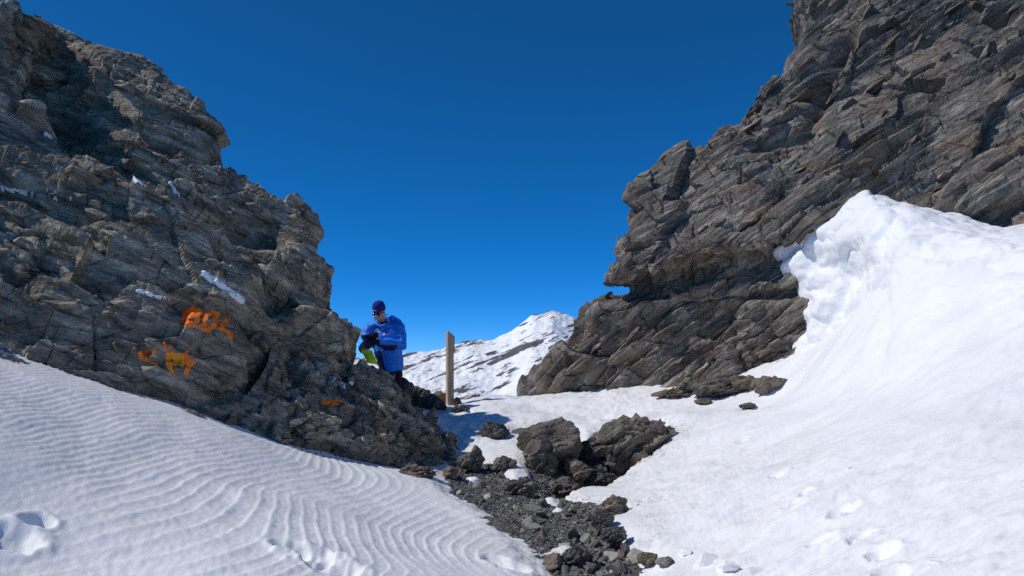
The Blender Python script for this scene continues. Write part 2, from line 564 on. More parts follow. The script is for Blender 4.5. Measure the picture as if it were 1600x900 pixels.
# ------------------------------------------------------------------ rock faces
def rock_relief(P, e1, e3, sizes, amps, crack=0.2, warp=0.14, lip=0.8):
    """stepped, plate-like relief: anisotropic cells lying in the bedding, each standing out by its own amount"""
    e1 = np.array(e1, float); e1 /= np.linalg.norm(e1)
    e3 = np.array(e3, float); e3 -= e1 * np.dot(e1, e3); e3 /= np.linalg.norm(e3)
    e2 = np.cross(e3, e1)
    W = P + warp * np.stack([perlin(P * 0.9 + 5), perlin(P * 0.9 + 25), perlin(P * 0.9 + 45)], -1)
    W = W + 0.25 * warp * np.stack([perlin(P * 3.1 + 5), perlin(P * 3.1 + 25), perlin(P * 3.1 + 45)], -1)
    Q = np.stack([W @ e1, W @ e2, W @ e3], -1)
    out = 0
    for (L, h), a in zip(sizes, amps):
        r, edge, vx, vy, vz = cells(Q / np.array([L, L * 0.8, h]) + 3.7 * L)
        tilt = 2.2 * (r[..., 1] - 0.5) * vx + 2.2 * (r[..., 2] - 0.5) * vy + (lip + 1.2 * (r[..., 3] - 0.5)) * vz
        out = out + a * ((r[..., 0] - 0.5) * 1.7 + tilt) - a * crack * np.exp(-(edge / 0.05) ** 2)
    return out


def bed_relief(P, e1, e3, sizes, amps, lip=1.0):
    """slaty relief: parallel beds of uneven thickness, each broken across into lengths that stand out unequally"""
    M = np.array(basis(e1, e3))
    W = P + 0.10 * np.stack([perlin(P * 0.6 + 5), perlin(P * 0.6 + 25), perlin(P * 0.6 + 45)], -1) + 0.012 * perlin(P * 5)[..., None]
    Q = W @ M
    out = 0
    lively = 0.4 + 0.95 * smooth(-0.25, 0.35, perlin(P * 0.7 + 71))             # broad smooth faces between ledgy stretches
    for n, ((L, h), a) in enumerate(zip(sizes, amps)):
        s = Q[..., 2] / h + 0.35 * np.sin(Q[..., 2] / h * 0.9 + 2 * n) + 0.5 * perlin(np.stack([Q[..., 0] / L * 0.5, Q[..., 1] / L * 0.5, Q[..., 2] / h * 0.3], -1) + 9)
        k0 = np.floor(s).astype(np.int64)

        def bed(k):
            f3 = s - k
            rk = _rnd[_h(k, k * 3 + 1, k * 0 + n)]
            c = Q[..., 0] / (L * (0.6 + 0.8 * rk[..., 0])) + rk[..., 1] * 17 + 0.35 * (f3 - 0.5) * (rk[..., 2] - 0.5)
            j = np.floor(c).astype(np.int64); f1 = c - j
            m = np.floor(Q[..., 1] / (L * 0.9) + rk[..., 3] * 11 + 0.6 * (f1 - 0.5)).astype(np.int64)
            r = _rnd[_h(k, j, m + 31 * n)]
            return (r[..., 0] - 0.5) * 2 + lip * (f3 - 0.5) + 1.2 * (r[..., 1] - 0.5) * (f1 - 0.5)
        w = smooth(1 - min(0.5, 0.035 / h), 1, s - k0)            # the step between two beds, a few centimetres wide
        out = out + lively * a * (bed(k0) * (1 - w) + bed(k0 + 1) * w)
    return out


def carve(P, line, width, depth):
    d = np.full(P.shape[:-1], 1e9)
    for a, b in zip(line[:-1], line[1:]):
        e = b - a
        t = np.clip(((P - a) @ e) / (e @ e), 0, 1)
        d = np.minimum(d, np.linalg.norm(P - a - t[..., None] * e, axis=-1))
    return depth * np.exp(-(d / width) ** 2)


def off(col, d):
    return [tuple(np.array(p) + d) for p in col]


# left rock: columns of (px, py, distance) from the snow upward to the skyline
LC = [[(-420, 760, 4.2), (-420, 560, 4.4), (-420, 420, 4.9), (-420, 280, 5.5), (-420, 100, 6.5), (-420, -120, 7.8), (-420, -330, 9.2)],
      [(-200, 700, 4.6), (-200, 560, 4.8), (-200, 450, 5.3), (-200, 330, 5.8), (-200, 180, 6.7), (-200, 20, 7.9), (-200, -150, 9.2)],
      [(0, 660, 5.2), (0, 575, 5.4), (0, 480, 5.8), (0, 380, 6.3), (0, 250, 7.0), (0, 120, 7.9), (0, 4, 9.0)],
      [(110, 690, 5.5), (110, 605, 5.7), (110, 500, 6.0), (110, 400, 6.4), (115, 280, 7.3), (100, 150, 8.8), (78, 40, 10.2)],
      [(220, 720, 5.8), (220, 640, 5.95), (220, 530, 6.2), (220, 420, 6.6), (220, 320, 7.4), (215, 205, 8.9), (200, 100, 10.3)],
      [(330, 745, 6.2), (330, 675, 6.3), (330, 570, 6.5), (330, 470, 6.9), (325, 370, 7.7), (315, 270, 9.1), (298, 160, 10.4)],
      [(425, 770, 6.7), (425, 710, 6.8), (425, 610, 6.95), (420, 520, 7.3), (405, 430, 8.0), (380, 347, 9.1), (356, 254, 10.2)],
      [(510, 785, 7.3), (505, 730, 7.4), (500, 640, 7.6), (490, 550, 7.9), (472, 460, 8.4), (440, 378, 9.2), (408, 308, 10.0)],
      [(600, 800, 8.2), (585, 735, 8.3), (562, 640, 8.7), (532, 545, 9.2), (526, 465, 9.5), (502, 395, 9.7), (478, 334, 10.0)]]
SET = [0.35, 0.35, 0.35, 0.3, 0.15, -0.1, -0.3]
G = np.array([[pix(p[0], p[1], p[2] + s) for p, s in zip(col, SET)] for col in LC])            # (cols, rows, 3)
G = np.concatenate([G, G[-1:] + np.array([-0.55, 0.4, -0.05]), G[-1:] + np.array([-3.2, 0.9, -0.2])], 0)
G = G.transpose(1, 0, 2)
G = np.concatenate([G, G[-1:] + np.array([-0.1, 0.35, -0.2]), G[-1:] + np.array([-0.3, 1.1, -2.2])], 0)
Lp = loft(G, 520, 520, wu=[.25, .5, 1, 1, 1, 1, 1, 1, .7, .3], wv=[.6, 1, 1, 1, 1, 1, .5, .2])
Ln = grid_normals(Lp)


def clefts(P, N_, lines):
    out = 0
    for pts, w, dep in lines:
        out = out - carve(P, np.array([pix(*p) for p in pts]), w, dep)
    return out


def near_surface(P, pts):
    """lift pixel points on to a lofted grid: nearest visible vertex"""
    u, v, f = project(P)
    res = []
    for px, py in pts:
        d = (u - px) ** 2 + (v - py) ** 2
        ok = d < max(d.min() * 1.5, 36)
        i = np.argmin(np.where(ok, f, 1e9))
        res.append(P.reshape(-1, 3)[i])
    return np.array(res)


def carve_px(P, pts, w, dep):
    return -carve(P, near_surface(P, pts), w, dep)


Ld = rock_relief(Lp, L_E1, L_E3, [(1.6, 0.8), (0.65, 0.33)], [0.14, 0.06], 0.06)
Ld = Ld + bed_relief(Lp, L_E1, L_E3, [(0.8, 0.3), (0.4, 0.12)], [0.075, 0.035], 0.8)
Ld = Ld + 0.13 * fbm(Lp * 0.55 + 3, 3) + 0.035 * fbm(Lp * 4, 4, 0.6) + 0.012 * fbm(Lp * 15, 3, 0.65)
Ld = Ld + carve_px(Lp, [(75, 45), (100, 120), (125, 190), (190, 245), (250, 290), (330, 320), (400, 360)], 0.26, 0.65)
Ld = Ld + carve_px(Lp, [(150, 130), (200, 180), (260, 215)], 0.14, 0.25)
Ld = Ld + carve_px(Lp, [(430, 465), (480, 470), (525, 480)], 0.16, 0.4)
Ld = Ld + carve_px(Lp, [(0, 295), (60, 300), (130, 330)], 0.12, 0.2)
Ld = Ld + carve_px(Lp, [(280, 470), (360, 490), (430, 500), (500, 530)], 0.10, 0.18)
Ld = Ld + carve_px(Lp, [(60, 590), (200, 610), (300, 620), (430, 600)], 0.10, 0.14)
Lv = Lp + Ln * Ld[..., None]
left_face = link('rock_face', mesh_from('left_rock_face', Lv.reshape(-1, 3), grid_faces(*Lv.shape[:2]), False), m_left)
tag(left_face, kind='structure')

# lower shelf of broken rock in front of the person
MC = [[(330, 760, 6.6), (330, 705, 6.65), (360, 650, 6.9), (400, 600, 7.3), (420, 570, 7.8)],
      [(450, 780, 7.0), (450, 722, 7.05), (455, 650, 7.2), (462, 600, 7.6), (468, 560, 8.3)],
      [(560, 790, 7.35), (560, 740, 7.4), (555, 670, 7.6), (550, 610, 8.0), (552, 572, 8.9)],
      [(640, 790, 7.8), (635, 742, 7.85), (625, 690, 8.1), (615, 640, 8.5), (612, 608, 9.2)],
      [(695, 770, 8.3), (690, 728, 8.4), (675, 690, 8.7), (655, 655, 9.1), (640, 628, 9.6)],
      [(712, 745, 8.8), (706, 705, 8.95), (695, 682, 9.2), (676, 660, 9.5), (655, 640, 9.9)]]
G = np.array([[pix(*p) for p in col] for col in MC])
G = np.concatenate([G, G[-1:] + np.array([-0.2, 0.7, -0.25])], 0).transpose(1, 0, 2)
G = np.concatenate([G, G[-1:] + np.array([-0.05, 0.5, -0.12]), G[-1:] + np.array([-0.1, 1.2, -0.8])], 0)
Mp = loft(G, 300, 230, wv=[.5, 1, 1, 1, .6, .3])
Mn = grid_normals(Mp)
Md = rock_relief(Mp, L_E1, L_E3, [(0.6, 0.32), (0.26, 0.13), (0.10, 0.05)], [0.10, 0.055, 0.022], 0.3)
Md = Md + 0.10 * fbm(Mp * 1.1 + 8, 3) + 0.03 * fbm(Mp * 6, 4, 0.6) + 0.012 * fbm(Mp * 20, 2)
Mv = Mp + Mn * Md[..., None]
shelf = link('rock_shelf', mesh_from('rock_shelf', Mv.reshape(-1, 3), grid_faces(*Mv.shape[:2]), False), m_left)
tag(shelf, kind='structure')

# right rock: rows of the left skyline (px, py, distance) and the right-hand end out of the frame
RR = [((800, 690, 13.4), (1950, 760, 6.4)), ((818, 616, 13.2), (1950, 640, 6.6)), ((850, 573, 12.8), (1950, 500, 6.8)),
      ((903, 525, 12.3), (1950, 400, 7.0)), ((922, 482, 12.0), (1950, 320, 7.2)), ((975, 447, 12.0), (1950, 250, 7.4)),
      ((942, 432, 11.4), (1950, 215, 7.5)), ((960, 368, 11.5), (1950, 120, 7.8)), ((1002, 292, 11.8), (1950, 30, 8.1)),
      ((1050, 236, 12.0), (1950, -50, 8.4)), ((1138, 192, 12.2), (1950, -110, 8.7)), ((1188, 130, 12.3), (1950, -180, 9.0)),
      ((1232, 92, 12.35), (1950, -230, 9.2)), ((1250, 30, 12.4), (1950, -300, 9.5)), ((1256, -40, 12.5), (1950, -380, 9.8)),
      ((1330, -260, 13.2), (1950, -600, 11.0))]
FR = [0, 0.05, 0.13, 0.24, 0.37, 0.52, 0.70, 1.0]
rows = []
for (a, b) in RR:
    a = np.array(a, float); b = np.array(b, float)
    row = []
    for f in FR:
        p = a + (b - a) * f
        p[0] += 17 * (1 - f)
        p[2] = a[2] + (b[2] - a[2]) * (f ** 0.8)
        row.append(pix(*p))
    row = [row[0] + np.array([2.6, 4.5, 0.2]), row[0] + np.array([0.35, 1.5, 0.0])] + row
    rows.append(row)
G = np.array(rows)
Rp = loft(G, 610, 545, wu=[.2, .4, 1, 1, 1, 1, 1, .9, .35], wv=[.4, 1, 1, 1, 1.3, 1.6, 1, 1, 1, 1, 1, 1, 1, .7, .2])
Rn = grid_normals(Rp)
ru, rv, _ = project(Rp)
platy = smooth(1050, 1300, ru) * smooth(640, 380, rv - (1600 - ru) * 0.1)       # thinner leaves up and to the right
blocky = rock_relief(Rp, R_E1, R_E3, [(1.7, 0.8), (0.7, 0.4)], [0.19, 0.06], 0.15, 0.09) + bed_relief(Rp, R_E1, R_E3, [(1.3, 0.34), (0.6, 0.14)], [0.11, 0.055])
leaves = rock_relief(Rp + 40, R_E1, R_E3, [(2.2, 0.7)], [0.11], 0.1, 0.10) + bed_relief(Rp + 40, R_E1, R_E3, [(1.7, 0.25), (0.9, 0.11)], [0.11, 0.07])
Rd = blocky * (1 - platy) + leaves * platy
Rd = Rd - 0.05 + 0.12 * fbm(Rp * 0.5 + 13, 3) + 0.03 * fbm(Rp * 5, 4, 0.6) + 0.012 * fbm(Rp * 18, 3, 0.65)
Rd = Rd + carve_px(Rp, [(1000, 448), (1060, 420), (1130, 400)], 0.12, 0.30)
Rd = Rd + carve_px(Rp, [(1060, 470), (1120, 460), (1150, 440)], 0.10, 0.2)
Rd = Rd + carve_px(Rp, [(1150, 465), (1210, 460), (1260, 450)], 0.10, 0.25)
Rd = Rd + carve_px(Rp, [(1180, 215), (1250, 190), (1290, 130), (1330, 70)], 0.13, 0.3)
Rd = Rd + carve_px(Rp, [(1370, 115), (1420, 85), (1500, 40), (1560, 30)], 0.11, 0.22)
Rd = Rd + carve_px(Rp, [(1090, 600), (1150, 595), (1240, 600)], 0.10, 0.2)
Rv = Rp + Rn * Rd[..., None]
right_face = link('rock_face', mesh_from('right_rock_face', Rv.reshape(-1, 3), grid_faces(*Rv.shape[:2]), False), m_right)
tag(right_face, kind='structure')

# old snow plastered against the right rock
DR = [[(1225, 640, 9.3), (1300, 660, 7.5), (1400, 650, 6.6), (1500, 640, 6.0), (1620, 620, 5.2), (1900, 640, 4.2)],
      [(1245, 590, 9.5), (1310, 588, 7.9), (1400, 565, 7.2), (1500, 545, 6.6), (1620, 530, 5.9), (1900, 520, 4.9)],
      [(1255, 535, 9.65), (1320, 510, 8.25), (1410, 480, 7.7), (1500, 465, 7.1), (1620, 455, 6.4), (1900, 430, 5.4)],
      [(1262, 460, 9.85), (1330, 430, 8.55), (1415, 410, 8.05), (1500, 405, 7.5), (1620, 405, 6.8), (1900, 370, 5.8)],
      [(1212, 400, 10.3), (1315, 362, 9.0), (1410, 350, 8.5), (1500, 365, 7.9), (1620, 385, 7.1), (1900, 330, 6.1)],
      [(1262, 375, 10.4), (1332, 312, 9.4), (1400, 312, 9.0), (1500, 338, 8.4), (1620, 362, 7.6), (1900, 300, 6.6)],
      [(1275, 390, 11.4), (1335, 330, 10.4), (1400, 325, 10.0), (1500, 345, 9.4), (1620, 365, 8.8), (1900, 310, 7.8)]]
SKIN = [[-0.04, -0.28], [-0.03, -0.28], [-0.02, -0.25], [-0.02, -0.22], [-0.03, -0.16], [-0.02, -0.10, -0.12, -0.12], [0.35, 0.35, 0.4, 0.4]]
for row, sk in zip(DR, SKIN):                              # thin against the rock along its left and upper edge
    hit = near_surface(Rv, [(p[0], p[1]) for p in row[:len(sk)]])
    for i, d in enumerate(sk):
        if row[i][1] < 600: row[i] = (row[i][0], row[i][1], hit[i][1] + d)
G = np.array([[pix(*p) for p in row] for row in DR])
G = np.concatenate([G[:, :1] + np.array([0.30, 1.2, -0.1]), G], 1)
Dp = loft(G, 370, 290, wu=[.4, 1, 1, 1, 1, .4])
Dn = grid_normals(Dp)
du_, dv_, _ = project(Dp)
crumb = smooth(1400, 1300, du_) + smooth(470, 400, dv_ - (du_ - 1340) * 0.22) * 0.8
crumb = np.clip(crumb, 0, 1)
Dd = 0.08 * fbm(Dp * 1.4 + 3, 3) + crumb * (0.16 * (np.abs(fbm(Dp * 1.8, 3, 0.55)) - 0.15) + 0.03 * fbm(Dp * 4 + 5, 3, 0.5) + 0.004 * fbm(Dp * 20, 2))
Dd = Dd + 0.006 * fbm(Dp * 12, 2)
edge = smooth(1330, 1230, du_)
Dp = Dp + np.array([1.0, 0, 0]) * (edge * 0.22 * fbm(Dp * np.array([1.3, 1.3, 2.4]) + 3, 2, 0.45))[..., None]
Dv = Dp + Dn * Dd[..., None]
drift = link('snow_drift', mesh_from('snow_drift', Dv.reshape(-1, 3), grid_faces(*Dv.shape[:2]), True), m_snow)
tag(drift, kind='structure')


# ------------------------------------------------------------------ the mountain across the valley
def far_mountain():
    ang = np.radians(np.concatenate([np.linspace(-50, -16, 60)[:-1], np.linspace(-16, 10, 320), np.linspace(10, 45, 60)[1:]]))
    rad = np.concatenate([np.geomspace(20, 1600, 60)[:-1], np.linspace(1600, 2700, 240), np.geomspace(2700, 9000, 20)[1:]])
    x = rad[:, None] * np.sin(ang)[None]; y = rad[:, None] * np.cos(ang)[None]
    R = np.sqrt(x * x + y * y)
    # skyline by direction: (px, py) at the crest distance
    sk = np.array([(-200, 640), (200, 600), (450, 572), (540, 560), (620, 551), (690, 545), (730, 531), (770, 527), (800, 515), (832, 491), (863, 482), (884, 490),
                   (912, 503), (960, 540), (1050, 580), (1300, 610), (1900, 640)], float)
    a_sk = np.arctan((sk[:, 0] - 800) / F_PX)
    crest = np.interp(np.degrees(np.arctan2(x, y)), np.degrees(a_sk), (575 - sk[:, 1]) / F_PX)
    Rc = 2600.0
    zc = crest * Rc
    floor = np.maximum(-2.4 - (R - 22) * 0.28, -260)
    t = np.clip((R - 1650) / (Rc - 1650), 0, 1)
    face = -260 + (zc + 260) * t ** 0.9
    z = np.where(R < Rc, np.where(t > 0, face, floor), zc - (R - Rc) * 0.45)
    P = np.stack([x, y, 0 * x], -1)
    k = smooth(1500, 2000, R)
    ridged = np.abs(fbm(P * 0.0035 + 4, 5, 0.55))
    z = z + k * (55 * (0.3 - ridged) * smooth(0, 250, np.abs(R - Rc) + 60) + 13 * fbm(P * 0.018, 5, 0.65) - 5)
    return np.stack([x, y, z + EYE[2] * 0], -1)


def mountain_mat():
    n = N('mountain_snow_and_rock')
    d1 = n.mapping(rot=(0, math.radians(-24), 0), scale=(1 / 240, 1 / 700, 1 / 26))
    a = n.noise(1.0, 9, 0.62, d1, 0.5)
    b = n.noise(0.012, 8, 0.65)
    fine = n.noise(1.0, 6, 0.6, n.mapping(rot=(0, math.radians(-24), 0), scale=(1 / 55, 1 / 120, 1 / 9)))
    s = n.math('ADD', n.math('ADD', n.math('MULTIPLY', a, 0.45), n.math('MULTIPLY', b, 0.25)), n.math('MULTIPLY', fine, 0.30))
    f = n.ramp(s, [(0.532, 0.0), (0.542, 1.0)])
    rock = n.ramp(n.noise(0.03, 5), [(0.3, (0.07, 0.07, 0.08)), (0.7, (0.15, 0.145, 0.15))])
    col = n.mix(f, (0.84, 0.85, 0.87), rock)
    return n.done(col, 0.8, n.bump(n.noise(0.05, 6, 0.6), 0.5, 6.0), 0.2)


Fm = far_mountain()
mountain = link('mountain', mesh_from('mountain', Fm.reshape(-1, 3), grid_faces(*Fm.shape[:2]), True), mountain_mat())
tag(mountain, kind='structure')


# ------------------------------------------------------------------ loose rock: slabs in the faces, boulders, rubble
def hull_mesh(name, seed, dims, n=16, cuts=1, rough=0.03, mat=None):
    """angular stone: convex hull of scattered points, edges broken up by a little noise"""
    r = np.random.default_rng(seed)
    p = r.normal(size=(n, 3)); p /= np.linalg.norm(p, axis=1, keepdims=True)
    p = np.sign(p) * np.abs(p) ** 0.75 * (0.82 + 0.18 * r.random((n, 1)))
    p *= np.array(dims)
    bm = bmesh.new()
    for q in p: bm.verts.new(q)
    bmesh.ops.convex_hull(bm, input=bm.verts[:])
    bmesh.ops.delete(bm, geom=[v for v in bm.verts if not v.link_faces], context='VERTS')
    if cuts:
        bmesh.ops.subdivide_edges(bm, edges=bm.edges[:], cuts=cuts, use_grid_fill=True)
        co = np.array([v.co for v in bm.verts])
        d = fbm(co / max(dims) * 3 + seed, 3) * rough
        nn = co / np.linalg.norm(co, axis=1, keepdims=True)
        for v, k, q in zip(bm.verts, d, nn): v.co += Vector(q * k)
    bmesh.ops.recalc_face_normals(bm, faces=bm.faces[:])
    bmesh.ops.triangulate(bm, faces=bm.faces[:])
    me = bpy.data.meshes.new(name); bm.to_mesh(me); bm.free()
    if mat: me.materials.append(mat)
    return me


def face_points(Pv, Nv, pts):
    u, v, f = project(Pv)
    out = []
    for px, py in pts:
        d = (u - px) ** 2 + (v - py) ** 2
        i = np.argmin(np.where(d < max(d.min() + 4, 20), f, 1e9))
        out.append((Pv.reshape(-1, 3)[i], Nv.reshape(-1, 3)[i]))
    return out


def put_slab(parent, me, P, n, rot, size, sink=0.35, name='slab', jitter=0.25, r=random):
    o = bpy.data.objects.new(name, me); C.objects.link(o)
    o.parent = parent
    q = rot.to_quaternion() @ Quaternion((0, 0, 1), r.uniform(-0.6, 0.6)) @ Quaternion((1, 0, 0), r.gauss(0, jitter)) @ Quaternion((0, 1, 0), r.gauss(0, jitter))
    o.rotation_mode = 'QUATERNION'; o.rotation_quaternion = q
    o.scale = (size, size * r.uniform(0.8, 1.2), size * r.uniform(0.7, 1.2))
    o.location = Vector(P) - Vector(n) * size * sink * 0.6
    return o


R_rot = basis(R_E1, R_E3)
L_rot = basis(L_E1, L_E3)
slab_right = [hull_mesh('slab', 100 + k, (1.0, 0.7, random.uniform(0.16, 0.34)), 18, 2, 0.05, m_right) for k in range(7)]
slab_left = [hull_mesh('block', 200 + k, (1.0, 0.75, random.uniform(0.35, 0.6)), 16, 2, 0.06, m_left) for k in range(7)]
slab_brown = [hull_mesh('slab', 300 + k, (1.0, 0.7, random.uniform(0.3, 0.45)), 16, 2, 0.05, m_brown) for k in range(3)]
rr = random.Random(5)
# slabs that stand out singly in the right face: (px, py, half length in px)
RS = [(1244, 152, 30, 'b'), (1275, 188, 30, 'b'), (1112, 436, 42, 'r'), (1166, 576, 26, 'b'), (1206, 582, 24, 'b'), (1235, 266, 30, 'r'), (1040, 236, 24, 'r'),
      (1440, 92, 46, 'r'), (1540, 75, 34, 'r'), (1390, 60, 34, 'r'), (1210, 130, 26, 'r'), (1175, 170, 28, 'r'), (1010, 440, 24, 'r'), (985, 520, 30, 'r'),
      (930, 545, 26, 'r'), (905, 575, 26, 'b'), (1040, 520, 34, 'r'), (1120, 520, 36, 'r'), (1085, 570, 34, 'r'), (1190, 470, 30, 'r'), (1480, 290, 30, 'r'),
      (1560, 250, 34, 'r'), (1230, 400, 24, 'r'), (1160, 350, 30, 'r'), (870, 592, 26, 'r'), (1110, 608, 30, 'b'), (1060, 618, 24, 'r')]
while len(RS) < 120:
    x = rr.uniform(860, 1600); y = rr.uniform(0, 600)
    if y > 612 - max(0, x - 1200) * 0.9: continue
    if x < 945 + max(0, 440 - y) * 0.72: continue
    if x > 1215 and y > 300 + abs(x - 1340) * 0.25 and x > 1240: continue
    RS.append((x, y, rr.uniform(9, 26), 'r'))
for (px, py, s, k), (P, n) in zip(RS, face_points(Rv, Rn, [(a, b) for a, b, _, _ in RS])):
    me = rr.choice(slab_brown if k == 'b' else slab_right)
    put_slab(right_face, me, P, n, R_rot, s * P[1] / F_PX, 0.5, 'slab', 0.16, rr)
LS = [(60, 230, 62), (140, 270, 40), (300, 438, 26), (335, 452, 24), (100, 390, 30), (40, 375, 34), (470, 650, 26), (440, 625, 24), (395, 570, 30), (250, 580, 34),
      (180, 590, 30), (330, 600, 30), (480, 460, 34), (160, 330, 30), (220, 250, 34), (420, 330, 30), (470, 345, 24), (350, 520, 26), (100, 470, 34), (30, 500, 30),
      (200, 470, 30), (420, 420, 30), (290, 340, 30), (60, 120, 40), (380, 650, 26)]
while len(LS) < 105:
    x = rr.uniform(0, 520); y = rr.uniform(20, 690)
    if y < 40 + max(0, x - 90) * 0.72 or y > 560 + x * 0.3: continue
    LS.append((x, y, rr.uniform(7, 22)))
for (px, py, s), (P, n) in zip(LS, face_points(Lv, Ln, [(a, b) for a, b, _ in LS])):
    put_slab(left_face, rr.choice(slab_left), P, n, L_rot, s * P[1] / F_PX, 0.6, 'rock_block', 0.3, rr)
MS = [(rr.uniform(440, 690), rr.uniform(575, 735), rr.uniform(8, 22)) for _ in range(60)]
MS = [m for m in MS if m[1] > 575 + max(0, m[0] - 560) * 0.75] + [(478, 652, 24), (600, 715, 24), (620, 690, 20), (655, 690, 20), (560, 600, 20), (600, 610, 18)]
for (px, py, s), (P, n) in zip(MS, face_points(Mv, Mn, [(a, b) for a, b, _ in MS])):
    put_slab(shelf, rr.choice(slab_left), P, n, L_rot, s * P[1] / F_PX, 0.5, 'rock_block', 0.4, rr)


def boulder(name, px, py, Y, w, h, mat, seed, label, cat='boulder', group=None, depth=0.8, planes=13, sub=4, squash=1.0, sink=0.12, rough=0.05):
    """boulder whose outline fills about w x h pixels of the photograph around (px, py); its foot rests on the ground below"""
    r = np.random.default_rng(seed)
    bm = bmesh.new(); bmesh.ops.create_icosphere(bm, subdivisions=sub, radius=1.0)
    d = np.array([v.co for v in bm.verts]); d /= np.linalg.norm(d, axis=1, keepdims=True)
    nn = r.normal(size=(planes, 3)); nn /= np.linalg.norm(nn, axis=1, keepdims=True)
    off_ = r.uniform(0.62, 0.95, planes)
    dots = np.maximum(d @ nn.T, 1e-3)
    rad = np.minimum((off_ / dots).min(1), 1.15)
    v = d * rad[:, None]
    v /= np.abs(v).max(0)
    Ys = np.linspace(Y - 2.0, Y + 1.5, 351)                # slide along the line of sight until the foot meets the ground
    Pc = pix(np.full_like(Ys, px), np.full_like(Ys, py), Ys)
    gap = Pc[:, 2] - 0.7 * h * 0.5 * Ys / F_PX - (tps(Pc[:, 0], Pc[:, 1]) - gully(Pc[:, 0], Pc[:, 1]))
    Y = Ys[np.argmin(np.abs(gap) + 0.02 * np.abs(Ys - Y))]
    hx = w * 0.5 * Y / F_PX; hz = h * 0.5 * Y / F_PX
    c = pix(px, py, Y)
    v = v * np.array([hx, hx * depth, hz * (1 + sink)])
    W = v + c
    rel = rock_relief(W, R_E1, R_E3, [(hx * 0.9, hz * 0.35), (hx * 0.35, hz * 0.12)], [rough * hx * 1.6, rough * hx * 0.7], 0.15)
    rel = rel + rough * hx * fbm(W * 2.5 / hx, 4, 0.6)
    v = v + d * rel[:, None]
    for vert, q in zip(bm.verts, v): vert.co = q
    me = bpy.data.meshes.new(name); bm.to_mesh(me); bm.free()
    o = link(name, me, mat)
    o.location = c - np.array([0, 0, hz * sink])
    return tag(o, label, cat, group)


boulder('boulder', 651, 613, 11.6, 44, 24, m_dark, 1, 'smooth black boulder lying flat behind the rock shelf, beside the person')
boulder('boulder', 676, 627, 11.2, 44, 34, m_dark, 2, 'largest black boulder leaning against the foot of the wooden post')
boulder('boulder', 689, 620, 12.3, 26, 26, m_brown, 3, 'small brown boulder just behind the wooden post')
boulder('boulder', 714, 627, 12.3, 14, 16, m_dark, 4, 'tiny dark rock showing past the foot of the wooden post')
boulder('boulder', 719, 639, 11.6, 28, 11, m_dark, 5, 'low flat black stone on the snow in front of the wooden post')
boulder('boulder', 630, 606, 10.1, 34, 34, m_dark, 6, "dark boulder below the person's black trousers")
boulder('boulder', 643, 622, 10.3, 30, 34, m_dark, 7, 'dark upright rock between the rock shelf and the shaded snow')
boulder('boulder', 771, 672, 10.0, 50, 32, m_dark, 8, 'dark boulder half buried in the shaded snow hollow')
boulder('boulder', 858, 692, 9.1, 100, 70, m_gully, 9, 'big layered grey boulder standing at the edge of the gully', planes=17, sub=5)
boulder('boulder', 846, 712, 8.6, 52, 54, m_gully, 10, 'pale creased block resting against the big layered boulder', sub=5)
boulder('boulder', 905, 733, 8.1, 46, 40, m_brown, 11, 'flat-faced brown block lying in the gully', planes=9)
boulder('boulder', 1003, 724, 8.3, 40, 38, m_brown, 12, 'reddish brown rock at the snow edge on the gully side', planes=9)
boulder('boulder', 740, 718, 8.3, 48, 34, m_gully, 13, 'taller crumbly dark lump at the head of the rubble path', rough=0.09)
boulder('boulder', 785, 722, 8.2, 38, 24, m_gully, 14, 'small crumbly lump beside a snow patch at the head of the path', rough=0.09)
boulder('boulder', 704, 736, 8.0, 26, 18, m_brown, 15, 'little tan rock where the path meets the shaded snow')
boulder('boulder', 963, 789, 6.8, 44, 28, m_gully, 16, 'lone crumbly rock at the snow edge just below the gully', rough=0.09)
boulder('boulder', 942, 812, 6.3, 36, 30, m_dark, 17, 'dark shard of slate standing where the path meets the big snow slope', planes=8)
boulder('boulder', 960, 832, 5.9, 44, 26, m_dark, 18, 'dark flat slate fallen from the path on to the big snow slope', planes=8)
boulder('flat_stone', 1012, 872, 5.15, 34, 17, m_brown, 19, 'brown flat stone lying on the snow next to a grey one', 'stone', planes=8)
boulder('flat_stone', 1040, 878, 5.1, 32, 15, m_stones[1], 20, 'grey flat stone lying on the snow next to a brown one', 'stone', planes=8)
boulder('boulder', 1170, 634, 8.6, 30, 9, m_gully, 21, 'dark rock poking through the snow under the layered rock face behind the snowbank')
boulder('boulder', 1122, 607, 9.95, 90, 30, m_gully, 22, 'low slabby rock at the foot of the layered rock face behind the snowbank', sub=5)
boulder('boulder', 1050, 615, 10.3, 66, 14, m_brown, 23, 'thin brown slab lying in snow below the layered rock face behind the snowbank')
boulder('boulder', 1205, 600, 9.4, 58, 30, m_gully, 33, 'rounded pale-edged block tucked against the foot of the layered rock face behind the snowbank', planes=10)
boulder('boulder', 1160, 597, 9.9, 50, 34, m_brown, 34, 'squarish brown block set into the foot of the layered rock face behind the snowbank', planes=9)
boulder('boulder', 1082, 604, 10.3, 56, 24, m_gully, 35, 'broken dark ledge at the snow line of the layered rock face behind the snowbank', rough=0.09)
boulder('boulder', 1098, 628, 9.6, 30, 10, m_brown, 36, 'small tan slab half sunk in snow before the broken dark ledge', planes=8)
boulder('rock_outcrop', 986, 690, 9.0, 146, 76, m_gully, 24, 'dark crumbling rock bank rising on the far side of the gully', 'rock', planes=20, sub=5, rough=0.07, depth=0.6)
boulder('boulder', 932, 742, 7.9, 60, 26, m_dark, 26, 'wet black slab on the gully floor beside the brown block', planes=9)
boulder('boulder', 962, 716, 8.5, 52, 34, m_gully, 27, 'dark broken rock in the hollow under the crumbling bank', rough=0.09)
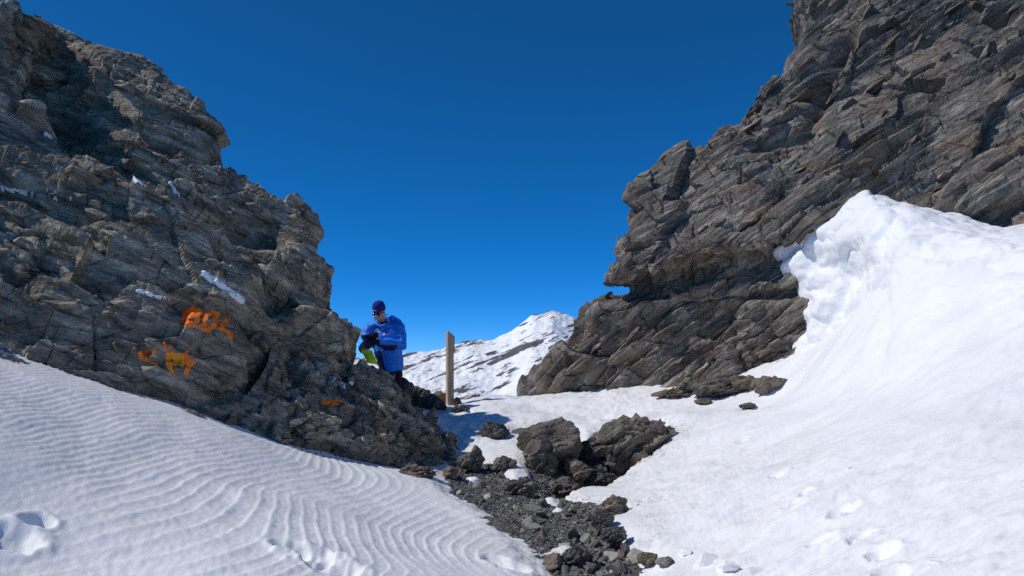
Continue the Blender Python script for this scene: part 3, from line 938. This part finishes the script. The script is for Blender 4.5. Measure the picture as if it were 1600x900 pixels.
boulder('boulder', 925, 700, 9.0, 44, 40, m_dark, 28, 'shadowed rock wedged between the big boulder and the bank', rough=0.08)
boulder('boulder', 880, 760, 7.3, 54, 20, m_gully, 29, 'low ledge of dark rock crossing the path below the gully', rough=0.09)
boulder('boulder', 815, 757, 7.2, 60, 24, m_gully, 30, 'broad worn rock step in the middle of the rubble path', rough=0.08)
boulder('boulder', 900, 868, 5.2, 44, 34, m_dark, 31, 'leaning slate fin at the low end of the rubble path', planes=8, rough=0.08)
boulder('boulder', 868, 878, 5.1, 34, 26, m_brown, 32, 'reddish rock beside the snow at the low end of the path', planes=9)
boulder('boulder', 650, 738, 7.9, 60, 20, m_gully, 25, 'low heap of broken rock under the toe of the rock shelf', rough=0.1)

# rubble of the path: stones that can be told apart, and the gravel between them
rub = [[hull_mesh('stone', 400 + 10 * m + k, (1.0, rr.uniform(0.6, 0.9), rr.uniform(0.3, 0.6)), 12, 1, 0.09, m_stones[m]) for k in range(5)] for m in range(4)]
made = 0
npr = np.random.default_rng(21)
while made < 290:
    px = npr.uniform(700, 1010, 40); py = 700 + 200 * npr.random(40) ** 0.8
    for a, b in zip(px, py):
        g = pixel_on_ground(a, b)
        if bare_amount(np.array([g[0]]), np.array([g[1]]))[0] < 0.0: continue
        s = 0.016 + 0.085 * npr.random() ** 3.5
        m = npr.choice(4, p=[0.55, 0.27, 0.11, 0.07])
        o = bpy.data.objects.new('stone', rub[m][npr.integers(5)]); C.objects.link(o); o.parent = path
        o.location = (g[0], g[1], float(ground_z(g[:1], g[1:2])[0]) + s * 0.15)
        o.rotation_euler = npr.normal(0, 0.5, 3) + np.array([0, 0, npr.uniform(0, 6)])
        o.scale = (s, s, s)
        made += 1
        if made >= 290: break
tv = npr.normal(size=(9, 8, 3)); tv /= np.linalg.norm(tv, axis=2, keepdims=True)
templates = []
for k in range(9):
    me = hull_mesh('tmp', 900 + k, (1, 0.8, 0.55), 8, 0)
    templates.append((np.array([v.co for v in me.vertices]), np.array([p.vertices for p in me.polygons])))
    bpy.data.meshes.remove(me)
for mi, count in ((0, 6000), (1, 2600), (3, 700)):
    x = npr.uniform(-1.2, 2.4, count * 9); y = npr.uniform(4.2, 9.4, count * 9)
    keep = bare_amount(x, y) > -0.03
    x, y = x[keep][:count], y[keep][:count]
    z = ground_z(x, y)
    V = []; Fc = []; n0 = 0
    for a, b, c in zip(x, y, z):
        v, f = templates[npr.integers(9)]
        s = 0.006 + 0.02 * npr.random() ** 2
        th = npr.uniform(0, 6.28); co, si = math.cos(th), math.sin(th)
        w = v * s
        w = np.stack([w[:, 0] * co - w[:, 1] * si, w[:, 0] * si + w[:, 1] * co, w[:, 2]], -1) + (a, b, c + s * 0.2)
        V.append(w); Fc.append(f + n0); n0 += len(w)
    g = link('gravel', mesh_from('gravel', np.vstack(V), np.vstack(Fc)), m_stones[mi], path)
    g['kind'] = 'stuff'


# ------------------------------------------------------------------ paint marks and snow left on the left rock
def patch(name, Pv, Nv, inside, mat, parent, lift, thick=0.0, wear=0.0):
    """a skin over part of a rock face: the cells whose photograph position lies inside the outline"""
    u, v, f = project(Pv)
    wob = fbm(Pv * 9, 3) * 2.0
    m = inside(u + wob, v - wob * 0.7) - wear * np.maximum(fbm(Pv * 24 + 7, 3, 0.6) + 0.12, 0) * 2.0
    face = (Nv * (EYE - Pv)).sum(-1) > 0
    ok = (m > 0) & face
    q = ok[:-1, :-1] & ok[1:, :-1] & ok[:-1, 1:] & ok[1:, 1:]
    if not q.any(): return None
    V = Pv + Nv * (lift + thick * np.clip(m, 0, 1))[..., None]
    vv, ff = compact(V.reshape(-1, 3), grid_faces(*Pv.shape[:2], keep=q))
    return link(name, mesh_from(name, vv, ff, True), mat, parent)


def strokes(lines, half):
    def f(u, v):
        d = np.full(u.shape, 1e9)
        for pts in lines:
            for (ax, ay), (bx, by) in zip(pts[:-1], pts[1:]):
                ex, ey = bx - ax, by - ay
                t = np.clip(((u - ax) * ex + (v - ay) * ey) / (ex * ex + ey * ey + 1e-9), 0, 1)
                d = np.minimum(d, np.hypot(u - ax - t * ex, v - ay - t * ey))
        return (half - d) / half
    return f


def zz(pts): return [(200 + a / 6, 460 + b / 6) for a, b in pts]


def paint_mat(name, c0, c1):
    n = N(name)
    f = n.noise(7, 6, 0.7)
    col = n.ramp(f, [(0.3, c0), (0.7, c1)])
    worn = n.ramp(n.noise(22, 6, 0.75), [(0.64, 0.0), (0.70, 0.8)])
    col = n.mix(worn, col, (0.16, 0.13, 0.10))
    return n.done(col, 0.7, n.bump(n.noise(50, 4, 0.6), 0.5, 0.01))


m_orange = paint_mat('orange_paint', (0.95, 0.13, 0.012), (1.0, 0.27, 0.025))
m_yellow = paint_mat('yellow_orange_paint', (0.90, 0.20, 0.012), (0.90, 0.42, 0.02))
LETTERS = [([[(670, 165), (600, 145), (545, 165), (530, 225), (525, 280)], [(525, 282), (590, 290), (640, 280), (650, 235)], [(560, 205), (620, 190), (670, 175)]], 5.2, m_orange),
           ([[(745, 185), (710, 240), (700, 320), (750, 340), (800, 300), (825, 235), (830, 180), (770, 175), (745, 185)]], 4.8, m_orange),
           ([[(925, 240), (885, 285), (855, 335), (860, 375), (910, 410), (955, 405), (950, 370), (900, 345), (865, 345)]], 4.2, m_orange),
           ([[(120, 555), (190, 540), (250, 540)], [(115, 600), (190, 620), (245, 645), (255, 690), (215, 730), (150, 715)]], 4.6, m_orange),
           ([[(375, 565), (380, 640), (385, 700), (410, 770)], [(375, 570), (450, 585), (500, 590)], [(440, 640), (510, 640)]], 5.5, m_yellow),
           ([[(540, 560), (545, 620), (600, 640)], [(600, 640), (565, 690), (545, 735)]], 5.0, m_orange),
           ([[(340, 460), (350, 510), (400, 500)]], 3.2, m_orange)]
for lines, half, mat in LETTERS:
    patch('painted_letter', Lv, Ln, strokes([zz(l) for l in lines], half + 1.0), mat, left_face, 0.007, 0, 0.25)
stripe = strokes([[(507, 631), (530, 630)]], 7.0)
patch('painted_stripe', Mv, Mn, stripe, m_orange, shelf, 0.006, 0, 0.6)
patch('painted_stripe', Lv, Ln, stripe, m_orange, left_face, 0.006)
SNOWS = [([(-5, 292), (40, 303), (90, 312)], 6), ([(70, 296), (115, 312)], 4), ([(318, 428), (345, 445), (378, 470)], 8), ([(215, 455), (265, 468)], 4.5),
         ([(265, 285), (278, 305)], 4.5), ([(205, 278), (225, 292)], 4), ([(68, 208), (92, 222)], 3.5), ([(520, 597), (535, 600)], 5)]
for pts, half in SNOWS:
    patch('snow_patch', Lv, Ln, strokes([pts], half), m_snow, left_face, -0.012, 0.05, 0.5)
patch('snow_patch', Mv, Mn, strokes([[(520, 592), (535, 604)]], 7), m_snow, shelf, -0.012, 0.05, 0.5)
patch('snow_patch', Mv, Mn, strokes([[(545, 600), (555, 602)]], 3), m_snow, shelf, 0.008, 0.03)

# lumps of snow fallen on the right slope
lump = [hull_mesh('snow_lump', 700 + k, (1, 0.8, 0.5), 16, 2, 0.08, m_snow) for k in range(3)]
for k, (a, b, s) in enumerate([(1325, 806, 0.075), (1343, 836, 0.07), (1463, 872, 0.04), (1102, 884, 0.13), (1135, 892, 0.08), (1180, 893, 0.09), (1072, 868, 0.06), (1330, 730, 0.03), (1020, 640, 0.05)]):
    g = pixel_on_ground(a, b)
    o = link('snow_lump', lump[k % 3], None, snow)
    o.location = (g[0], g[1], float(snow_z(g[:1], g[1:2])[0]) + s * 0.1)
    o.scale = (s, s, s * 0.9); o.rotation_euler = (0, 0, k * 1.3)


# ------------------------------------------------------------------ the wooden post
def wood_mat():
    n = N('weathered_wood')
    tc = n.t.nodes.new('ShaderNodeTexCoord').outputs['Object']
    g = n.noise(16, 8, 0.7, n.mapping(scale=(3.0, 3.0, 0.14), vec=tc), 0.4)
    col = n.ramp(g, [(0.3, (0.14, 0.085, 0.05)), (0.45, (0.46, 0.32, 0.20)), (0.70, (0.66, 0.51, 0.35))])
    col = n.mix(n.ramp(n.noise(5, 4, 0.6, tc), [(0.5, 0.0), (0.8, 0.5)]), col, (0.33, 0.29, 0.25))
    return n.done(col, 0.8, n.bump(g, 0.7, 0.008))


def box_mesh(name, lo, hi, bev=0.0, top_slope=0.0, taper=0.0):
    bm = bmesh.new(); bmesh.ops.create_cube(bm, size=1.0)
    lo = np.array(lo); hi = np.array(hi)
    for v in bm.verts:
        t = np.array(v.co) + 0.5
        p = lo + (hi - lo) * t
        if t[2] > 0.5: p[2] += top_slope * (t[0] - 0.5); p[0] *= 1 - taper; p[1] *= 1 - taper
        v.co = p
    if bev: bmesh.ops.bevel(bm, geom=bm.edges[:], offset=bev, segments=2, affect='EDGES')
    me = bpy.data.meshes.new(name); bm.to_mesh(me); bm.free()
    return me


m_wood = wood_mat()
nb = N('blackened_iron'); m_iron = nb.done(nb.ramp(nb.noise(30), [(0.3, (0.02, 0.018, 0.016)), (0.7, (0.06, 0.045, 0.035))]), 0.6, nb.bump(nb.noise(60), 0.3, 0.004))
pb = pix(703, 634, 12.0)
post = bpy.data.objects.new('wooden_post', None); C.objects.link(post)
post.location = (pb[0], pb[1], pb[2] - 0.05); post.rotation_euler = (0, math.radians(-0.6), math.radians(28))
tag(post, 'weathered brown wooden marker post standing in snow at the pass', 'post')
link('shaft', box_mesh('shaft', (-0.052, -0.042, -0.15), (0.052, 0.042, 1.17), 0.006, -0.07, 0.03), m_wood, post)
link('side_batten', box_mesh('side_batten', (0.0535, -0.03, 0.86), (0.068, 0.03, 1.12), 0.003), m_iron, post)
for zc in (0.92, 1.06):
    link('bolt', box_mesh('bolt', (0.0685, -0.01, zc - 0.01), (0.076, 0.01, zc + 0.01), 0.003), m_iron, post)


# ------------------------------------------------------------------ the person
PY = 11.5                                   # distance of the person's body
P0 = pix(604, 620, PY); P0[2] = 0.86        # ground under the person


def zp(X, Y, dy=0.0):
    """point of the person from the enlarged crop of the photograph, relative to the base"""
    return pix(540 + X / 6.0, 455 + Y / 6.0, PY + dy) - P0


def tube(bm, pts, radii, seg=14):
    """closed tapered tube through pts; radii are numbers or (across, deep) pairs"""
    pts = [Vector(p) for p in pts]
    rings = []
    for i, p in enumerate(pts):
        t = (pts[min(i + 1, len(pts) - 1)] - pts[max(i - 1, 0)]).normalized()
        a = Vector((0, 1, 0)) if abs(t.y) < 0.8 else Vector((0, 0, 1))
        u = t.cross(a).normalized(); w = u.cross(t).normalized()
        r = radii[i] if isinstance(radii[i], tuple) else (radii[i], radii[i])
        rings.append([bm.verts.new(p + u * r[0] * math.cos(6.28318 * k / seg) + w * r[1] * math.sin(6.28318 * k / seg)) for k in range(seg)])
    for a, b in zip(rings[:-1], rings[1:]):
        for k in range(seg): bm.faces.new((a[k], a[(k + 1) % seg], b[(k + 1) % seg], b[k]))
    for ring, p, s in ((rings[0], pts[0], -1), (rings[-1], pts[-1], 1)):
        bm.faces.new(ring if s > 0 else ring[::-1])


def ball(bm, c, r, rot=None, sub=3):
    M = Matrix.Translation(Vector(c)) @ (rot.to_4x4() if rot else Matrix()) @ Matrix.Diagonal((*r, 1))
    bmesh.ops.create_icosphere(bm, subdivisions=sub, radius=1.0, matrix=M)


def fuse(bm, name, voxel, smooth_it=4, wrinkle=0.0, wscale=9.0):
    """melt overlapping closed shapes into one continuous skin"""
    bmesh.ops.recalc_face_normals(bm, faces=bm.faces[:])
    me = bpy.data.meshes.new('tmp'); bm.to_mesh(me); bm.free()
    o = bpy.data.objects.new('tmp', me); C.objects.link(o)
    md = o.modifiers.new('r', 'REMESH'); md.mode = 'VOXEL'; md.voxel_size = voxel
    sm = o.modifiers.new('s', 'SMOOTH'); sm.iterations = smooth_it; sm.factor = 0.5
    dg = bpy.context.evaluated_depsgraph_get(); dg.update()
    out = bpy.data.meshes.new_from_object(o.evaluated_get(dg))
    bpy.data.objects.remove(o); bpy.data.meshes.remove(me)
    out.name = name
    n = len(out.vertices)
    co = np.empty(n * 3, np.float32); out.vertices.foreach_get('co', co); co = co.reshape(-1, 3).astype(float)
    if wrinkle:
        no = np.empty(n * 3, np.float32); out.vertices.foreach_get('normal', no); no = no.reshape(-1, 3)
        q = co * wscale * np.array([0.8, 0.8, 1.5])
        co = co + no * (wrinkle * (np.abs(perlin(q)) * 1.6 - 0.4 + 0.4 * perlin(q * 2.3)))[:, None]
        out.vertices.foreach_set('co', co.astype(np.float32).ravel())
    out.polygons.foreach_set('use_smooth', np.ones(len(out.polygons), bool))
    out.update()
    return out, co


def cloth(name, col, var=0.25, rough=0.7):
    n = N(name)
    f = n.noise(12, 4, 0.6)
    lo = tuple(c * (1 - var) for c in col)
    return n.done(n.ramp(f, [(0.3, lo), (0.7, col)]), rough, n.bump(n.noise(220, 2, 0.5), 0.25, 0.002), 0.3)


m_blue = cloth('blue_shell_fabric', (0.02, 0.24, 0.92), 0.15, 0.5)
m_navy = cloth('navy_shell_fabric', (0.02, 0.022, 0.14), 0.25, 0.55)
m_lining = cloth('dark_lining', (0.010, 0.014, 0.035))
m_black = cloth('black_trousers', (0.012, 0.012, 0.014))
m_hat = cloth('blue_knit', (0.018, 0.024, 0.24), 0.25, 0.9)
m_glove = cloth('black_glove', (0.016, 0.017, 0.022))
m_orange_zip = cloth('orange_zip', (0.45, 0.10, 0.06))
m_white = cloth('white_print', (0.75, 0.75, 0.78), 0.05)
m_hivis = cloth('neon_yellow', (0.84, 0.98, 0.02), 0.05, 0.5)
ns = N('skin'); m_skin = ns.done(ns.ramp(ns.noise(20, 4), [(0.3, (0.55, 0.29, 0.20)), (0.7, (0.68, 0.40, 0.29))]), 0.5, ns.bump(ns.noise(90, 3), 0.2, 0.002))
nl = N('dark_lens'); m_lens = nl.done((0.008, 0.007, 0.008), 0.08, None, 0.6)

hc = zp(318, 205, -0.06)                                   # centre of the head
face_dir = Vector((-0.36, -0.86, -0.36)).normalized()
side = face_dir.cross(Vector((0, 0, 1))).normalized() * 1.0    # towards image left
up = side.cross(face_dir).normalized()
HR = Matrix((side, -face_dir, up)).transposed()


def hd(a, f, u): return Vector(hc) + side * a + face_dir * f + up * u


hipL, hipR = zp(395, 760, 0.02), zp(470, 765, 0.04)
bm = bmesh.new()
ball(bm, hd(0, 0.0, 0.03), (0.076, 0.095, 0.105), HR)
ball(bm, hd(0, 0.022, -0.055), (0.056, 0.066, 0.062), HR)         # jaw
ball(bm, hd(0, 0.062, -0.098), (0.022, 0.02, 0.016), HR)          # chin
tube(bm, [hd(0, 0.088, 0.015), hd(0, 0.106, -0.012), hd(0, 0.112, -0.03), hd(0, 0.09, -0.036)], [0.009, 0.012, 0.016, 0.012])   # nose
for s in (-1, 1):
    ball(bm, hd(0.078 * s, -0.012, -0.005), (0.012, 0.022, 0.032), HR)   # ears
    ball(bm, hd(0.034 * s, 0.07, -0.022), (0.022, 0.018, 0.02), HR)      # cheeks
ball(bm, hd(0, 0.086, -0.062), (0.024, 0.010, 0.007), HR)                # lips
ball(bm, hd(0, 0.083, -0.074), (0.020, 0.010, 0.006), HR)
tube(bm, [hd(0, -0.02, -0.06), Vector(zp(345, 330, 0.03))], [0.058, 0.065])
tube(bm, [zp(345, 325, 0.03), zp(385, 480, 0.0), zp(425, 620, 0.02), zp(430, 755, 0.03)], [(0.15, 0.10), (0.15, 0.11), (0.14, 0.11), (0.15, 0.11)])
armR = [Vector(zp(500, 345, 0.0)), Vector(zp(532, 505, -0.06)), Vector(zp(300, 482, -0.30))]
armL = [Vector(zp(222, 350, -0.02)), Vector(zp(168, 540, -0.14)), Vector(zp(238, 462, -0.33))]
for arm in (armR, armL):
    tube(bm, arm, [0.055, 0.045, 0.032])
for hip, kx, fx in ((hipL, -0.05, -0.02), (hipR, 0.03, 0.04)):
    h = Vector(hip)
    tube(bm, [h, Vector((h.x + kx, h.y - 0.10, 0.48)), Vector((h.x + fx, h.y + 0.02, 0.08))], [0.085, 0.058, 0.042])
    tube(bm, [Vector((h.x + fx, h.y + 0.06, 0.05)), Vector((h.x + fx - 0.03, h.y - 0.17, 0.04))], [0.045, 0.04])
body, _ = fuse(bm, 'person', 0.009, 3)
person = link('person', body, m_skin)
person.location = P0
tag(person, 'person in bright blue hooded jacket, dark beanie and sunglasses looking down beside the rocks', 'person')

# jacket: body, sleeves, hood and collar in one cloth
bm = bmesh.new()
tube(bm, [zp(345, 300, 0.03), zp(358, 345, 0.02), zp(378, 440, -0.02), zp(398, 560, -0.03), zp(422, 660, 0.0), zp(432, 745, 0.02)],
     [(0.10, 0.10), (0.225, 0.13), (0.225, 0.155), (0.205, 0.165), (0.195, 0.165), (0.178, 0.15)], 22)
tube(bm, [armR[0] + Vector((-0.10, 0, 0.02)), armR[0], armR[0].lerp(armR[1], 0.5), armR[1], armR[1].lerp(armR[2], 0.45), armR[2]], [0.095, 0.105, 0.095, 0.092, 0.082, 0.062])
tube(bm, [armL[0] + Vector((0.10, 0, 0.03)), armL[0], armL[0].lerp(armL[1], 0.5), armL[1], armL[1].lerp(armL[2], 0.5), armL[2]], [0.095, 0.10, 0.092, 0.09, 0.08, 0.062])
ring = [zp(285, 300, -0.12), zp(268, 262, -0.04), zp(300, 235, 0.10), zp(385, 225, 0.14), zp(440, 250, 0.04), zp(400, 300, -0.08), zp(330, 345, -0.15), zp(285, 300, -0.12)]
tube(bm, ring, [0.032] * len(ring), 10)                     # collar standing round the neck
tube(bm, [zp(395, 235, 0.10), zp(440, 255, 0.09), zp(490, 285, 0.05), zp(515, 310, 0.03)], [0.035, 0.05, 0.05, 0.035])   # hood lying on the shoulder
ball(bm, zp(385, 275, 0.12), (0.11, 0.07, 0.08))
jm, jc = fuse(bm, 'jacket', 0.012, 5, 0.010, 8.0)
jacket = link('jacket', jm, m_blue, person)
jm.materials.append(m_navy); jm.materials.append(m_lining)


def seg_d(p, a, b):
    a = np.array(a); b = np.array(b); e = b - a
    t = np.clip(((p - a) @ e) / (e @ e), 0, 1)
    return np.linalg.norm(p - a - t[:, None] * e, axis=1)


nf = len(jm.polygons)
cen = np.empty(nf * 3, np.float32); jm.polygons.foreach_get('center', cen); cen = cen.reshape(-1, 3).astype(float)
pu, pv, _ = project(cen + P0)
X = (pu - 540) * 6; Yp = (pv - 455) * 6
idx = np.zeros(nf, np.int32)
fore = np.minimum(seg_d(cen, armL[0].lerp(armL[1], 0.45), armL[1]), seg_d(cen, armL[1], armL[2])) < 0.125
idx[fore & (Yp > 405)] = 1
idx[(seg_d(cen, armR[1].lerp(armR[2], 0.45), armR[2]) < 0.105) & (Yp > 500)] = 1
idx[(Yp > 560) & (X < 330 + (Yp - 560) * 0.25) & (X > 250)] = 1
inner = np.linalg.norm(cen - np.array(zp(345, 290, -0.02)), axis=1) < 0.105
idx[inner] = 2
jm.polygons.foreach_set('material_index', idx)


def strip(name, pts, w, mat, parent, base_co, lift=0.006):
    """narrow ribbon laid on the cloth: each point moves on to the nearest front surface"""
    cu, cv, cf = project(base_co + P0)
    V = []
    for (a, b) in pts:
        u0, v0 = 540 + a / 6, 455 + b / 6
        d = (cu - u0) ** 2 + (cv - v0) ** 2
        i = np.argmin(np.where(d < max(d.min() + 0.3, 1.5), cf, 1e9))
        V.append(base_co[i] + np.array([0, -lift, 0]))
    V = np.array(V); bmx = bmesh.new()
    tube(bmx, [Vector(p) for p in V], [(w, w * 0.5)] * len(V), 6)
    bmesh.ops.recalc_face_normals(bmx, faces=bmx.faces[:])
    me = bpy.data.meshes.new(name); bmx.to_mesh(me); bmx.free()
    return link(name, me, mat, parent)


strip('zip', [(330, 370), (315, 400), (305, 440)], 0.007, m_orange_zip, jacket, jc)
strip('zip', [(305, 535), (308, 570), (315, 600)], 0.007, m_orange_zip, jacket, jc)
strip('hood_edge', [(345, 345), (385, 315), (430, 295), (480, 285)], 0.006, m_navy, jacket, jc)
strip('chest_logo', [(364, 410), (370, 392)], 0.011, m_white, jacket, jc)
strip('chest_logo', [(402, 408), (412, 392)], 0.008, m_orange_zip, jacket, jc)

bm = bmesh.new()
tube(bm, [zp(428, 700, 0.03), zp(432, 775, 0.04)], [(0.16, 0.125), (0.165, 0.13)], 16)
for hip, kx, fx in ((hipL, -0.05, -0.02), (hipR, 0.03, 0.04)):
    h = Vector(hip)
    tube(bm, [h + Vector((0, 0, 0.05)), h, Vector((h.x + kx, h.y - 0.10, 0.48)), Vector((h.x + fx, h.y + 0.02, 0.08))], [0.10, 0.105, 0.082, 0.072])
tm, _ = fuse(bm, 'trousers', 0.014, 4, 0.008)
link('trousers', tm, m_black, person)
for hip, fx in ((hipL, -0.02), (hipR, 0.04)):
    h = Vector(hip); bm = bmesh.new()
    tube(bm, [Vector((h.x + fx, h.y + 0.09, 0.045)), Vector((h.x + fx - 0.01, h.y - 0.02, 0.05)), Vector((h.x + fx - 0.03, h.y - 0.20, 0.035))], [(0.05, 0.045), (0.055, 0.05), (0.045, 0.03)])
    tube(bm, [Vector((h.x + fx, h.y + 0.03, 0.04)), Vector((h.x + fx, h.y + 0.03, 0.17))], [0.058, 0.055])
    bt, _ = fuse(bm, 'boot', 0.012, 2)
    link('boot', bt, m_black, person)


def glove(wrist, direction, palm_up, name='glove'):
    d = Vector(direction).normalized(); w = d.cross(Vector(palm_up)).normalized(); n = w.cross(d).normalized()
    p = Vector(wrist); bmg = bmesh.new()
    tube(bmg, [p - d * 0.05, p + d * 0.02, p + d * 0.05, p + d * 0.095], [(0.042, 0.042), (0.036, 0.03), (0.044, 0.024), (0.042, 0.02)])
    for k, (o, ln) in enumerate(((-0.033, 0.062), (-0.011, 0.076), (0.011, 0.072), (0.032, 0.055))):
        a = p + d * 0.09 + w * o
        tube(bmg, [a, a + d * ln * 0.45 - n * 0.006, a + d * ln * 0.75 - n * 0.026, a + d * ln * 0.8 - n * 0.048], [0.0115, 0.011, 0.0105, 0.009], 8)
    a = p + d * 0.035 - w * 0.04
    tube(bmg, [a, a + d * 0.03 - w * 0.026 - n * 0.012, a + d * 0.062 - w * 0.022 - n * 0.03], [0.014, 0.0125, 0.010], 8)
    gm, _ = fuse(bmg, name, 0.006, 2)
    return link(name, gm, m_glove, person)


glove(armL[2], (0.35, -0.25, 0.35), (0.2, -0.9, 0.3))
glove(armR[2], (-0.55, -0.25, 0.25), (0.1, -0.9, 0.4))

# beanie with its folded edge and the small white lettering on the front
bm = bmesh.new(); seg = 28
prof = [(0.086, 0.105, 0.035), (0.092, 0.111, 0.05), (0.092, 0.111, 0.08), (0.088, 0.106, 0.12), (0.074, 0.09, 0.155), (0.045, 0.055, 0.178), (0.012, 0.014, 0.184)]
rings = []
for (ra, rf, h) in prof:
    rings.append([bm.verts.new(hd(ra * math.cos(2 * math.pi * k / seg), rf * math.sin(2 * math.pi * k / seg) - 0.008, h)) for k in range(seg)])
for a, b in zip(rings[:-1], rings[1:]):
    for k in range(seg): bm.faces.new((a[k], a[(k + 1) % seg], b[(k + 1) % seg], b[k]))
bm.faces.new(rings[-1]); bm.faces.new(rings[0][::-1])
bmesh.ops.recalc_face_normals(bm, faces=bm.faces[:])
for f in bm.faces: f.smooth = True
me = bpy.data.meshes.new('beanie'); bm.to_mesh(me); bm.free()
beanie = link('beanie', me, m_hat, person)
bm = bmesh.new()
for k in range(7):                                   # worn, unreadable letters
    a0 = math.radians(52 + k * 8.5)
    hh = 0.017 if k in (0, 3) else 0.011
    for j in (0, 1):
        a1 = a0 + math.radians(3.2) * j
        c = hd(0.0935 * math.cos(a1), 0.1135 * math.sin(a1) - 0.008, 0.062 + hh * 0.5)
        bmesh.ops.create_cube(bm, size=1.0, matrix=Matrix.Translation(c) @ HR.to_4x4() @ Matrix.Diagonal((0.0035, 0.004, hh, 1)))
me = bpy.data.meshes.new('lettering'); bm.to_mesh(me); bm.free()
link('lettering', me, m_white, beanie)

bm = bmesh.new()
for s in (-1, 1):
    ball(bm, hd(0.036 * s, 0.088, 0.012), (0.034, 0.014, 0.021), HR)
    tube(bm, [hd(0.066 * s, 0.075, 0.016), hd(0.082 * s, 0.03, 0.014), hd(0.084 * s, -0.02, 0.008)], [0.006, 0.005, 0.004], 8)
tube(bm, [hd(-0.015, 0.101, 0.016), hd(0, 0.106, 0.018), hd(0.015, 0.101, 0.016)], [0.005, 0.005, 0.005], 8)
bmesh.ops.recalc_face_normals(bm, faces=bm.faces[:])
for f in bm.faces: f.smooth = True
me = bpy.data.meshes.new('sunglasses'); bm.to_mesh(me); bm.free()
link('sunglasses', me, m_lens, person)

# neon yellow sheet hanging from the glove
quad = [(140, 550), (243, 552), (304, 690), (205, 672)]
n_ = 12; V = []
top_l, top_r, bot_r, bot_l = [zp(a, b, d) for (a, b), d in zip(quad, (-0.33, -0.30, -0.40, -0.43))]
for i in range(n_):
    for j in range(n_):
        s, t = j / (n_ - 1), i / (n_ - 1)
        p = (top_l * (1 - s) + top_r * s) * (1 - t) + (bot_l * (1 - s) + bot_r * s) * t
        p = p + np.array([0, -0.022 * math.sin(s * 3.1) + 0.014 * math.sin(t * 5 + s * 2), 0])
        V.append(p)
V = np.array(V)
back = V + np.array([0, 0.006, 0])
fr = grid_faces(n_, n_); bk = fr[:, ::-1] + n_ * n_
rim = []
loop = [k for k in range(n_)] + [k * n_ + n_ - 1 for k in range(1, n_)] + [n_ * n_ - 1 - k for k in range(1, n_)] + [n_ * (n_ - 1 - k) for k in range(1, n_ - 1)]
for a, b in zip(loop, loop[1:] + loop[:1]): rim.append((a, b, b + n_ * n_, a + n_ * n_))
sheet = link('folded_sheet', mesh_from('folded_sheet', np.vstack([V, back]), np.vstack([fr, bk, np.array(rim)]), True), m_hivis)
sheet.location = P0
tag(sheet, "bright neon yellow folded sheet hanging below the person's gloved hand", 'sheet')
